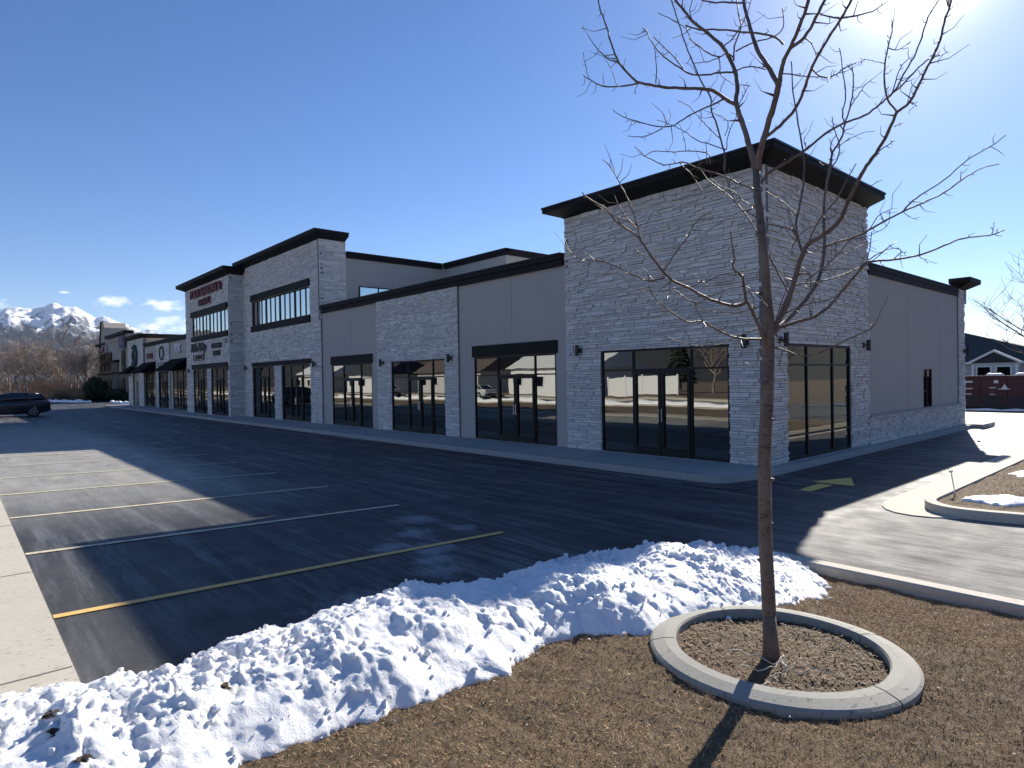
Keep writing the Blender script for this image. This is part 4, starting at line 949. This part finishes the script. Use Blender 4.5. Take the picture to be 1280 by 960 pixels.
for (a0, a1) in ((-107.2, -105.2), (-104.6, -102.8), (-101.8, -100.2), (-99.6, -97.8), (-90.5, -88.5)):
    w = MB().pbox(FT, a0, a1, 4.0, 6.7, 0, .16).build('window', M['frame'], tb); MB().pbox(FT, a0+.15, a1-.15, 4.15, 6.55, .15, .17).build('pane', M['glass'], w)
    w = MB().pbox(FT, a0, a1, .5, 2.9, .1, .24).build('window', M['frame'], tb); MB().pbox(FT, a0+.15, a1-.15, .65, 2.75, .23, .25).build('pane', M['glass'], w)
sg = empty('shop_sign', (-103.5, y0-.4, 7), 'small red sign under the gable of the tan building', 'sign'); MB().pbox(FT, -104.6, -101.6, 6.85, 7.65, .31, .45).build('panel', M['signred'], sg); text('letters', 'GRILL', -103.1, y0-.46, 7.25, .7, M['signrose'], sg, .02, 1.2)
sg = empty('shop_sign', (-89.5, y0-.3, 7), 'purple square sign panel on the tan building', 'sign'); MB().pbox(FT, -91.2, -87.6, 6.9, 8.5, .16, .3).build('panel', M['purple'], sg); text('letters', 'B', -89.4, y0-.32, 7.7, 1.2, M['signrose'], sg, .02, 1.1)

# ------------------------------------------------------------------ dark SUV and other cars
def make_car(lab, paint, suv=True):
    t = empty('parked_car', (0, 0, 0), lab, 'car', 'cars parked on the lot and along the street')
    H = 1.0 if suv else .86
    # stations along x (length), each: half width low, half width high, z low, z belt, z roof, half width roof
    st = [(-2.38, .74, .62, .42, .80, None), (-2.28, .86, .80, .30, .93, None), (-1.9, .93, .88, .26, 1.00, None), (-1.2, .95, .92, .24, 1.05, None), (-.55, .95, .93, .22, 1.08, None), (.4, .95, .94, .22, 1.10, None), (1.3, .95, .93, .23, 1.13, None), (2.0, .93, .90, .28, 1.14, None), (2.30, .88, .84, .36, 1.10, None), (2.40, .80, .78, .48, .98, None)]
    rings = []
    for (x, wl, wh, zl, zb, _) in st:
        zb *= H; rings.append([(x, -wl*.94, zl), (x, -wl, zl+.15), (x, -wl, zb-.22), (x, -wh, zb-.03), (x, -wh*.8, zb), (x, wh*.8, zb), (x, wh, zb-.03), (x, wl, zb-.22), (x, wl, zl+.15), (x, wl*.94, zl)])
    MB().loft(rings).build('body', paint, t, True, world=False)
    cab = [(-1.15, .86, 1.04, 1.05), (-.35, .84, 1.07, 1.56), (.2, .84, 1.08, 1.66), (1.2, .83, 1.1, 1.66), (1.85, .80, 1.12, 1.58), (2.25, .78, 1.1, 1.12)] if suv else [(-1.0, .86, .88, .9), (-.1, .82, .9, 1.38), (.4, .8, .9, 1.42), (1.0, .78, .92, 1.38), (1.9, .76, .93, .97)]
    rg = [[(x, -w, b), (x, -w+.16*(r-b), (b+r)/2), (x, -w+.34*(r-b), r-.03*(r-b)), (x, -w+.5*(r-b), r), (x, w-.5*(r-b), r), (x, w-.34*(r-b), r-.03*(r-b)), (x, w-.16*(r-b), (b+r)/2), (x, w, b)] for x, w, b, r in cab]
    MB().loft(rg).build('cabin_glass', M['carglass'], t, True, world=False)
    rf_ = [[(x, -w+.30*(r-b), r-.04), (x, -w+.5*(r-b), r+.02), (x, w-.5*(r-b), r+.02), (x, w-.30*(r-b), r-.04)] for x, w, b, r in cab[1:-1]]
    MB().loft(rf_).build('roof', paint, t, True, world=False)
    pil = MB()
    for sgn in (-1, 1):
        for (i, j) in ((0, 1), (3, 3), (len(cab)-1, len(cab)-2)):
            x0_, w0_, b0_, r0_ = cab[i]; x1_, w1_, b1_, r1_ = cab[j]; pil.tube([(x0_, sgn*(w0_+.005), b0_-.02), (x1_, sgn*(w1_-.30*(r1_-b1_)), r1_)], .035, 6)
        pil.box(-1.25, -1.1, sgn*.93-.05 if sgn < 0 else .90, sgn*.93+.05 if sgn < 0 else 1.02, 1.02, 1.14)
    pil.build('pillar', paint, t, world=False)
    for x in (-1.48, 1.45):
        for sgn in (-1, 1):
            w = MB(); w.cyl((x, sgn*.94-.11, .35), (0, 1, 0), .35, .22, 20); wo_ = w.build('wheel', M['tyre'], t, True, world=False)
            r = MB(); yy = sgn*.94+.115*sgn-.01
            for k in range(5): a = k*2*PI/5; r.tube([(x, yy, .35), (x+.2*math.cos(a), yy, .35+.2*math.sin(a))], .03, 6)
            r.tube([(x+.22*math.cos(a), yy, .35+.22*math.sin(a)) for a in np.linspace(0, 2*PI, 17)], .02, 6); r.build('rim', M['rim'], wo_, world=False)
    for sgn in (-1, 1):
        MB().box(2.2, 2.415, sgn*.66-.17, sgn*.66+.17, .86*H, .99*H).build('tail_light', M['red'], t, world=False)
        MB().box(-2.36, -2.2, sgn*.58-.17, sgn*.58+.17, .66*H, .80*H).build('headlight', M['lampclear'], t, world=False)
    MB().box(2.38, 2.44, -.55, .55, .42, .55).build('bumper', M['tyre'], t, world=False)
    return t
suv = make_car('dark blue suv parked nose out at the far left edge of the lot', M['carpaint']); suv.location = (-48.6, -10.3, .03); suv.rotation_euler.z = PI/2
car2 = make_car('white sedan parked along the street opposite the strip', simple('white_car_paint', (.6, .6, .6), .25, .05, 1, 0), False)
car2.location = (-48, -30.3, .12)
labs = ['white sedan parked near the second house across the street', 'white sedan parked at the far end of the street across from the strip']
for k, x in enumerate((-68, -88)):
    c = copy_tree(car2); c.location = (x, -30.3+.1*k, .12); c['label'] = labs[k]

# ------------------------------------------------------------------ bare trees
def bare_tree_mesh(seed, H=10., spread=.5, twn=3, tw=.012, r0=.17):
    rr = random.Random(seed); tk = MB(); br = MB()
    def grow(p, d, L, r, lev):
        n = 5 if lev < 2 else 3; P = [np.array(p)]; dd = np.array(d, float)
        for k in range(n):
            dd = dd+np.array([rr.gauss(0, .13+.05*lev), rr.gauss(0, .13+.05*lev), rr.gauss(.05, .06)]); dd /= np.linalg.norm(dd); P.append(P[-1]+dd*L/n)
        R = [r*(1-.55*i/n) for i in range(n+1)]
        (tk if lev == 0 else br).tube(P, R, 6 if lev < 2 else 3, False)
        if lev >= 4: return
        m = {0: 7, 1: 5, 2: 5, 3: twn}[lev]
        for k in range(m):
            t = rr.uniform(.35, 1) if lev else rr.uniform(.3, 1); i = min(int(t*n), n-1); q = P[i]+(P[i+1]-P[i])*(t*n-i)
            a = rr.uniform(0, 2*PI); s_ = spread*rr.uniform(.6, 1.3); nd = dd*(1-s_*.4)+np.array([math.cos(a)*s_, math.sin(a)*s_, .15]); nd /= np.linalg.norm(nd)
            grow(q, nd, L*rr.uniform(.48, .72), max(tw*.5, R[i]*.55), lev+1)
    grow((0, 0, 0), (0, 0, 1), H*.5, r0, 0)
    return tk, br
variants = []
for k in range(4):
    tk, br = bare_tree_mesh(20+k, 10, .75+.1*(k % 2), 4, .03)
    t = empty('bare_tree', (0, 0, 0), 'x', 'tree', 'leafless trees beyond the lot'); tk.build('trunk', M['farbark'], t, True, world=False); br.build('crown', M['fartwig'], t, False, world=False); variants.append(t)
spots = []
rr = random.Random(4)
names = ['tall broad bare tree just left of the tan building', 'bare tree second left of the tan building', 'bare tree third left of the tan building behind dry shrubs', 'bare grey tree above the middle of the left horizon', 'bare brown tree behind the dark suv roof', 'bare tree nearest the left edge of the picture', 'slim bare tree in the near row behind the dark suv']
for k in range(26):
    px = -30+k*6.4+rr.uniform(-3, 3); dep = rr.uniform(85, 150) if k != 20 else 96
    q = trace(px, 484, dep); spots.append((q[0], q[1], rr.uniform(.85, 1.2)*(1.2 if dep > 110 else .85)))
spots[21] = (*trace(104, 484, 100)[:2], 1.45)
for k in range(14): spots.append((rr.uniform(-95, 10), rr.uniform(-62, -44), rr.uniform(.8, 1.2)))
for (x, y) in ((30, 62), (44, 55), (60, 50), (12, 66), (75, 40), (26, 40), (48, 28)): spots.append((x, y, rr.uniform(.7, 1.0)))
for k, (x, y, s_) in enumerate(spots):
    t = variants[k % 4] if k < 4 else copy_tree(variants[k % 4])
    t.location = (x, y, -.1 if y > -40 else .2); t.scale = (s_, s_, s_); t.rotation_euler.z = rr.uniform(0, 6)
    if k < 26: lab = f'{["tall grey", "broad brown", "thin pale", "dense twiggy", "low spreading", "leaning dark", "slim"][k % 7]} bare tree {["left of the tan building", "above the dark suv", "behind the dry shrubs", "below the snowy peak"][k % 4]} in the far row, {["near", "middle", "back"][k % 3]} rank'
    elif k < 40: lab = 'leafless tree behind the houses across the street'
    else: lab = 'leafless tree beyond the lot to the right'
    t['label'] = lab
    if k >= 40: t['group'] = 'leafless trees beyond the lot to the right'
    elif k >= 26: t['group'] = 'leafless trees behind the houses across the street'
# shrubs: many short stems
def shrub(loc, r, h, n, mat, lab, cat='shrub', seed=1, green=False):
    rr = random.Random(seed); s = MB(); t = empty('shrub' if not green else 'evergreen_shrub', loc, lab, cat)
    for k in range(n):
        a = rr.uniform(0, 6.28); e = rr.uniform(.05, 1)**.6*r; th = rr.uniform(.3, 1.0)*h; x, y = e*math.cos(a), e*math.sin(a)
        hh = th*(1-.4*(e/r)**2); w = .09*r if green else .035
        P = (x*.5, y*.5, hh*.25*rr.random()); Q = (x, y, hh)
        s.poly([(P[0]-w*rr.random(), P[1], P[2]), (P[0]+w, P[1]-w*rr.random(), P[2]), (Q[0]+w*rr.uniform(0, 1), Q[1]+w, Q[2]), (Q[0]-w*.5, Q[1], Q[2]+w)])
    s.build('foliage', mat, t, world=False); st = MB()
    for k in range(5): a = k*1.3; st.tube([(0, 0, 0), (.3*r*math.cos(a), .3*r*math.sin(a), h*.5)], .03, 5)
    st.build('stem', M['farbark'], t, world=False)
for k, (px, dep, r, h, m, lab) in enumerate([(90, 88, 3.2, 2.4, 'shrub', 'clump of tall straw coloured dry grass left of the tan building'), (76, 92, 2.6, 2.0, 'shrub', 'dry straw coloured bush behind the tail of the dark suv'), (101, 84, 1.8, 1.4, 'shrub', 'low straw coloured dry bush next to the dark evergreen'), (119, 84, 1.5, 3.4, 'green', 'dark evergreen shrub by the left corner of the tan building'), (138, 84, 2.0, 1.6, 'green', 'low dark hedge bush before the tan building'), (152, 82, 2.0, 1.3, 'green', 'low dark hedge bush at the right of the tan building'), (30, 100, 5, 2.2, 'thicket', 'brown thicket bush behind the dark suv'), (55, 104, 5, 2.4, 'thicket', 'brown thicket bush right of the dark suv roof'), (5, 100, 5, 2.2, 'thicket', 'brown thicket bush at the left picture edge')]+[(-8+14*k, 106+3*(k%3), 6, 3.6+.5*(k%2), 'thicket', ['low', 'ragged', 'spiky', 'rounded', 'broad', 'sparse', 'matted', 'leaning', 'tall'][k]+' brown thicket in the far row, '+['at the left edge', 'left of the suv roof', 'over the suv roof', 'over the suv tail', 'right of the suv', 'left of the bare gap', 'below the tall bare tree', 'right of the tall bare tree', 'touching the tan building'][k]) for k in range(9)]):
    q = trace(px, 484, dep); shrub((q[0], q[1], -.05), r, h, 900, M[m], lab, seed=k, green=(m == 'green'))
ub = MB().box(-.6, .6, -.4, .4, 0, 1.3); q = trace(107, 484, 90); o = ub.build('utility_box', simple('green_grey_metal', (.25, .29, .27), .5)); o.location = (q[0], q[1], 0); tag(o, 'pale green utility box beside the dry bush at far left', 'utility box')
for (a, b, w, lab) in ((62, 112, .5, 'long strip of snow on the kerb at the far left end of the lot'), (140, 166, .5, 'strip of snow at the foot of the tan building'),):
    p = trace(a, 484, 84 if a < 100 else 74); q = trace(b, 484, 78 if a < 100 else 66); s = MB(); rr = random.Random(a); P = [p+(q-p)*t for t in np.linspace(0, 1, 14)]
    s.tube([(v[0], v[1], .05) for v in P], [rr.uniform(.12, .34) for _ in P], 8); tag(s.build('snow_strip', M['snow'], None, True), lab, 'snow')

# ------------------------------------------------------------------ houses across the street (they show in the glass)
def house(name, x, y, w, d, h, rh, wallm, roofm, lab, face=1, garage=True, loc_rot=0):
    t = empty(name, (x, y, .25), lab, 'house'); 
    MB().box(-w/2, w/2, -d/2, d/2, 0, h).build('wall', wallm, t, world=False)
    s = MB(); e = .5; s.loft([[(-w/2-e, -d/2-e, h-.1), (-w/2-e, 0, h+rh), (-w/2-e, d/2+e, h-.1), (-w/2-e, 0, h-.15)], [(w/2+e, -d/2-e, h-.1), (w/2+e, 0, h+rh), (w/2+e, d/2+e, h-.1), (w/2+e, 0, h-.15)]]); s.build('roof', roofm, t, world=False)
    f = d/2*face
    for k, a in enumerate(np.arange(-w/2+1.5, w/2-1, 3.2)):
        if garage and a > 0: continue
        wi = MB().box(a-.75, a+.75, f-.05, f+.05, 1.0, 2.3).build('window', M['whitevinyl'], t, world=False); MB().box(a-.62, a+.62, f-.06, f+.06, 1.1, 2.2).build('pane', M['glass'], wi, world=False)
    if garage:
        MB().box(.5, min(w/2-.4, 5.4), f-.06, f+.06, .05, 2.3).build('garage_door', M['whitevinyl'], t, world=False)
    else:
        do = MB().box(w/2-2.4, w/2-1.4, f-.06, f+.06, 0, 2.1).build('door', M['maroon'], t, world=False)
    t.rotation_euler.z = loc_rot; return t
house('house', -42, -39, 13, 8, 2.9, 2.0, M['whitevinyl'], M['roofwhite'], 'white house with snowy roof straight across the street')
house('house', -62, -40, 14, 8, 3.0, 2.2, M['siding'], M['shingle2'], 'pale house with brown roof second across the street', garage=False)
house('house', -82, -39, 13, 8, 2.9, 2.4, M['whitevinyl'], M['shingle'], 'white house with dark roof third across the street')
house('house', -104, -40, 14, 8, 3.0, 2.2, M['siding'], M['roofwhite'], 'pale house with snow covered roof farthest across the street')
house('house', -14, -41, 12, 8, 2.9, 2.0, M['siding'], M['shingle2'], 'pale house nearest the corner across the street')
fn = empty('vinyl_fence', (-24, -36, .3), 'white vinyl privacy fence across the street', 'fence')
MB().box(-34.5, -26.5, -36.05, -35.95, .35, 2.1).build('panel', M['whitevinyl'], fn)
for k in range(5): MB().box(-34.56+2*k, -34.44+2*k+.02, -36.08, -35.92, .3, 2.25).build('post', M['whitevinyl'], fn)
sn = MB()
P = [(x, -21.7+.2*math.sin(x), .26) for x in np.arange(-110, 10, 1.0)]; rr = random.Random(9); sn.tube(P, [rr.uniform(.12, .42) for _ in P], 8); tag(sn.build('street_snow', M['snow'], None, True), 'long low ridge of ploughed snow along the street', 'snow bank')
def conifer(x, y, h, lab, seed):
    rr = random.Random(seed); t = empty('pine_tree', (x, y, .2), lab, 'tree'); MB().tube([(0, 0, 0), (0, 0, h*.9)], [.2, .04], 8).build('trunk', M['farbark'], t, world=False); s = MB()
    for k in range(1500):
        z = rr.uniform(.1, 1)**.8*h; r = (1-z/h)*h*.27*rr.uniform(.4, 1)+.05; a = rr.uniform(0, 6.28); w = .22; x_, y_ = r*math.cos(a), r*math.sin(a)
        s.poly([(x_*.5, y_*.5, z+.1), (x_-w*math.sin(a), y_+w*math.cos(a), z-.1), (x_*1.15, y_*1.15, z-.25), (x_+w*math.sin(a), y_-w*math.cos(a), z-.1)])
    s.build('crown', M['green'], t, world=False)
conifer(-33, -46, 8, 'dark pine behind the white house across the street', 1); conifer(-54, -47, 9, 'dark pine behind the pale house across the street', 2)

# ------------------------------------------------------------------ right background: dumpster, house, tree
du = empty('dumpster', (0, 29.5, 0), 'maroon steel roll off container on the asphalt behind the building', 'dumpster')
x0, x1, y0_, y1_ = -6.5, 6.0, 29.2, 31.6
s = MB(); s.box(x0, x1, y0_, y0_+.08, .3, 1.72); s.box(x0, x1, y1_-.08, y1_, .3, 1.72); s.box(x0, x0+.08, y0_+.082, y1_-.082, .3, 1.72); s.box(x1-.08, x1, y0_+.082, y1_-.082, .3, 1.72); s.box(x0+.08, x1-.08, y0_+.08, y1_-.08, .3, .36); s.build('box', M['maroon'], du)
for k in range(11): MB().box(x0+.2+k*1.2, x0+.32+k*1.2, y0_-.07, y0_, .3, 1.66).build('rib', M['maroon'], du)
MB().box(x0-.03, x1+.03, y0_-.09, y0_+.1, 1.722, 1.83).build('top_rail', M['maroon'], du); MB().box(x0, x1, y0_+.1, y1_-.1, .08, .29).build('skid', M['darksteel'], du)
MB().box(x0, x1, y0_-.05, y0_-.002, .1, .75).build('lower_panel', M['darksteel'], du)
mk = MB()
for (a, b, w, h) in ((-3.3, 1.45, .4, .10), (-3.2, 1.1, .3, .06), (-3.2, .80, .25, .05), (-1.95, 1.42, .2, .16), (-2.15, 1.15, .3, .05), (-2.15, .80, .25, .04), (-1.75, 1.08, .5, .05)): mk.box(a, a+w, y0_-.078, y0_-.071, b, b+h)
mk.poly([(-1.62, y0_-.08, 1.13), (-1.34, y0_-.08, 1.13), (-1.48, y0_-.08, 1.38)]); mk.build('stencil_marks', M['signwhite'], du)
sc = MB(); rr = random.Random(2)
for (a, w) in ((-2.35, .8), (-1.1, 1.2), (3.2, 1.2)): sc.tube([(a+w*t, y0_+.25, 1.84+.03*rr.random()) for t in np.linspace(0, 1, 8)], [.03]+[rr.uniform(.07, .13) for _ in range(6)]+[.03], 8)
tag(sc.build('snow_drift', M['snow'], None, True), 'white snow lying on the rim of the maroon container', 'snow')
hs = empty('house', (-16, 90, 0), 'pale house with big dark hipped roof and white trimmed gable behind the maroon container', 'house')
MB().box(-40, -6, 86, 98, 0, 3.2).build('wall', M['siding'], hs)
s = MB(); e = [(-41, 85.2, 3.1), (-4.8, 85.2, 3.1), (-4.8, 98.8, 3.1), (-41, 98.8, 3.1)]; r0_, r1_ = (-34, 92, 7.5), (-18.5, 92, 7.5)
s.quad(e[0], e[1], r1_, r0_); s.poly([e[1], e[2], r1_]); s.quad(e[2], e[3], r0_, r1_); s.poly([e[3], e[0], r0_]); s.quad(e[3], e[2], e[1], e[0]); s.build('roof', M['shingle'], hs)
MB().box(-41, -4.8, 85.05, 85.19, 2.9, 3.15).build('fascia', M['whitevinyl'], hs)
gx = -12.9
MB().loft([[(gx-2.4, 83.6, 3.0), (gx+2.4, 83.6, 3.0), (gx, 83.6, 4.35)], [(gx-2.4, 89, 3.0), (gx+2.4, 89, 3.0), (gx, 89, 4.35)]]).build('gable', M['shingle'], hs)
for sg_ in (-1, 1): MB().hexa([(gx, 83.2, 4.35), (gx+sg_*2.7, 83.2, 2.85), (gx+sg_*2.7, 83.7, 2.85), (gx, 83.7, 4.35), (gx, 83.2, 4.62), (gx+sg_*2.7, 83.2, 3.12), (gx+sg_*2.7, 83.7, 3.12), (gx, 83.7, 4.62)]).build('barge_board', M['whitevinyl'], hs)
MB().box(gx-2.3, gx+2.3, 83.7, 86, 0, 3.0).build('porch_wall', M['siding'], hs)
for a in (-19, -17.2, -8.4):
    w = MB().box(a-.6, a+.6, 85.93, 86.0, 1.0, 2.4).build('window', M['whitevinyl'], hs); MB().box(a-.45, a+.45, 85.9, 85.99, 1.12, 2.28).build('pane', M['glass'], w)
for a in (gx-1.1, gx+.9):
    w = MB().box(a-.8, a+.8, 83.62, 83.7, 1.0, 2.6).build('window', M['whitevinyl'], hs); MB().box(a-.65, a+.65, 83.6, 83.69, 1.12, 2.48).build('pane', M['glass'], w)
for a in (gx-2.2, gx+2.2): MB().box(a-.14, a+.14, 83.45, 83.62, 0, 2.75).build('post', M['whitevinyl'], hs)
# snow lines on the back lot
bs = MB(); rr = random.Random(12)
P = [(x, 27.9+.2*rr.random(), .01) for x in np.arange(-5, 12, .6)]; bs.tube(P, [rr.uniform(.03, .16) for _ in P], 8); tag(bs.build('snow_strip', M['snow'], None, True), 'thin broken strip of snow at the foot of the maroon container', 'snow')
s = MB()
s.quad((.6, 15.75, .011), (2.1, 20.2, .011), (2.3, 20.2, .011), (.8, 15.75, .011)); tag(s.build('painted_line', M['whitepaint']), kind='structure')
bk = MB().box(.1, .62, 14.9, 16.6, .018, .17); tag(bk.build('rear_kerb', M['concrete']), kind='structure')
# second young tree just out of frame on the right, its twigs reach in
def side_tree(x, y, H, seed, lab):
    t = empty('young_tree', (x, y, .15), lab, 'tree', None); rr = random.Random(seed); tk = MB(); br = MB()
    def g(p, d, L, r, lev):
        n = 6; P = [np.array(p, float)]; dd = np.array(d, float)
        for k in range(n): dd = dd+np.array([rr.gauss(0, .12), rr.gauss(0, .12), rr.gauss(.07, .07)]); dd /= np.linalg.norm(dd); P.append(P[-1]+dd*L/n)
        R = [r*(1-.6*i/n) for i in range(n+1)]; (tk if lev == 0 else br).tube(P, R, 8 if lev < 2 else 5, False)
        if lev >= 3: return
        for k in range([11, 6, 4][lev]):
            q = rr.uniform(.35, 1)*n*.999; i = int(q); pt = P[i]+(P[i+1]-P[i])*(q-i); a = rr.uniform(0, 6.28); s_ = rr.uniform(.6, 1.1); nd = dd*.45+np.array([math.cos(a)*s_, math.sin(a)*s_, .2]); nd /= np.linalg.norm(nd); g(pt, nd, L*rr.uniform(.38, .62), max(.0045, R[i]*.5), lev+1)
    g((0, 0, 0), (0, 0, 1), H, .075, 0); tk.build('trunk', M['bark'], t, True, world=False); br.build('branches', M['twig'], t, True, world=False); return t
side_tree(4.75, 5.6, 3.0, 5, 'bare young tree on the island reaching in from the right edge')
side_tree(4.6, 22.5, 3.2, 8, 'small bare tree before the maroon container at right')
# island bits: stake, snow patches
sk = empty('marker_stake', (3.57, -.69, .1), 'thin leaning metal marker stake on the planting island', 'stake')
MB().tube([(3.57, -.69, .05), (3.50, -.66, .47)], .009, 8).build('rod', M['steel'], sk); MB().cyl((3.50, -.66, .46), (-.2, .05, 1), .03, .03, 10).build('cap', M['siding'], sk)
def patch(P, seed, lab, H=.05):
    xs = np.arange(min(p[0] for p in P)-.1, max(p[0] for p in P)+.1, .025); ys = np.arange(min(p[1] for p in P)-.1, max(p[1] for p in P)+.1, .025); X, Y = np.meshgrid(xs, ys)
    d = poly_sd(X, Y, P)+.25*(fbm(X*5, Y*5, 4, seed)-.55); h = np.where(d > 0, H*(1-np.exp(-np.clip(d, 0, 9)/.06))*(.5+fbm(X*12, Y*12, 3, seed)), -.02)
    Zz = isl_z(X, Y)+h; V = np.c_[X.ravel(), Y.ravel(), Zz.ravel()]; i = np.arange(X.size).reshape(X.shape); Fc = np.stack([i[:-1, :-1], i[:-1, 1:], i[1:, 1:], i[1:, :-1]], -1).reshape(-1, 4); Fc = Fc[(d.ravel()[Fc] > 0).any(1)]
    u = np.unique(Fc); rm = -np.ones(len(V), int); rm[u] = np.arange(len(u)); tag(npmesh('snow_patch', V[u], rm[Fc], M['snow']), lab, 'snow', 'snow patches on the planting island')
patch([(3.75, -1.35), (4.5, -1.35), (4.6, -.9), (4.1, -.6), (3.8, -.9)], 71, 'small ragged patch of melting snow at the near end of the island')
patch([(3.7, 2.3), (4.2, 1.6), (5.2, 1.8), (5.8, 2.6), (4.6, 2.5), (3.9, 2.9)], 75, 'thin curved patch of snow farther back on the island', .04)

# ------------------------------------------------------------------ mountains
def mtn():
    ridge = [(-420, 425), (-300, 400), (-200, 410), (-120, 390), (-60, 397), (-25, 388), (0, 386.5), (11, 383.4), (22, 382.5), (43, 384), (56, 381), (68, 376.5), (79, 380), (97, 382.5), (112, 391), (122, 395.6), (131, 393.8), (139, 394.7), (154, 402), (177, 408.8), (185, 411), (204, 414), (219, 416), (245, 418), (300, 424), (380, 432), (480, 446), (620, 458)]
    px = np.array([r[0] for r in ridge], float); py = np.array([r[1] for r in ridge], float)
    nu, nv = 620, 130; us = np.linspace(-400, 620, nu); V = np.zeros((nv, nu, 3))
    for j in range(nv):
        t = j/(nv-1); dep = 5200+3300*t if t < .8 else 5200+3300*.8+2500*(t-.8)*2
        q = CAM[None]+(F0[None]+R0[None]*((us-640)/FPX)[:, None])*dep
        top = np.interp(us, px, py); hz = 472.2-.0169*(us-640); H = (hz-top)/FPX*(5200+3300*.8)
        env = (t/.8)**1.25 if t < .8 else max(0, 1-(t-.8)*3.0)
        x, y = q[:, 0], q[:, 1]
        rd = 1-np.abs(2*fbm(x/900, y/900, 5, 3, .52)-1); rd2 = 1-np.abs(2*fbm(x/330, y/330, 5, 8, .55)-1)
        z = H*env+(rd-.78)*520*env*(1-env)*2.6+(rd2-.7)*260*min(1, env*2)*(1-env)*1.6+ (rd2-.75)*60*env
        V[j] = np.c_[x, y, z-20]
    i = np.arange(nu*nv).reshape(nv, nu); Fc = np.stack([i[:-1, :-1], i[:-1, 1:], i[1:, 1:], i[1:, :-1]], -1).reshape(-1, 4)
    n = NM('mountain_rock_and_snow'); g = n.n.new('ShaderNodeNewGeometry'); sp = n.n.new('ShaderNodeSeparateXYZ'); n.l.new(g.outputs['Position'], sp.inputs[0]); sn_ = n.n.new('ShaderNodeSeparateXYZ'); n.l.new(g.outputs['Normal'], sn_.inputs[0])
    alt = n.rng(sp.outputs[2], 100, 950); nz_ = n.noise(.0035, 8, .68); nz2 = n.noise(.012, 8, .75, stretch=(1, 1, .35))
    v = n.math('ADD', n.math('MULTIPLY', alt, .48), n.math('MULTIPLY', nz_, .9)); v = n.math('ADD', v, n.math('MULTIPLY', nz2, .75)); v = n.math('ADD', v, n.math('MULTIPLY', sn_.outputs[2], .25))
    f = n.rng(v, 1.33, 1.41); c = n.mix(f, (.075, .085, .105), (.82, .83, .85)); m = n.fin(c, .9)
    o = npmesh('mountains', V.reshape(-1, 3), Fc, m); tag(o, kind='structure')
mtn()
def hills():
    nu = 160; rings = []
    for (r, h) in ((230, 0), (330, 9), (460, 26), (640, 60), (900, 105), (1300, 170)):
        a = np.linspace(-PI*.985, math.radians(95), nu); hh = h*np.where(a > .3, .8, .5)*(.6+.8*fbm(a*9+5, a*0+r*.004, 4, 77)); rings.append(np.c_[r*np.cos(a), r*np.sin(a)-20, hh-.5])
    V = np.concatenate(rings); i = np.arange(len(V)).reshape(-1, nu); Fc = np.stack([i[:-1, :-1], i[:-1, 1:], i[1:, 1:], i[1:, :-1]], -1).reshape(-1, 4)
    tag(npmesh('hills', V, Fc, simple('wooded_hill', (.038, .034, .03), .95, .8, .03, 1, .2)), kind='structure')
hills()

# ------------------------------------------------------------------ air
hz = MB().box(-11500, 300, -3500, 3500, -1.4, 1250).build('haze', None)
hm = bpy.data.materials.new('air'); hm.use_nodes = True; t_ = hm.node_tree; t_.nodes.clear(); ou = t_.nodes.new('ShaderNodeOutputMaterial'); pv = t_.nodes.new('ShaderNodeVolumePrincipled')
pv.inputs['Color'].default_value = (.72, .84, 1, 1); pv.inputs['Density'].default_value = 1.8e-5; pv.inputs['Anisotropy'].default_value = .2; t_.links.new(pv.outputs[0], ou.inputs['Volume']); hz.data.materials.append(hm); hz['kind'] = 'stuff'
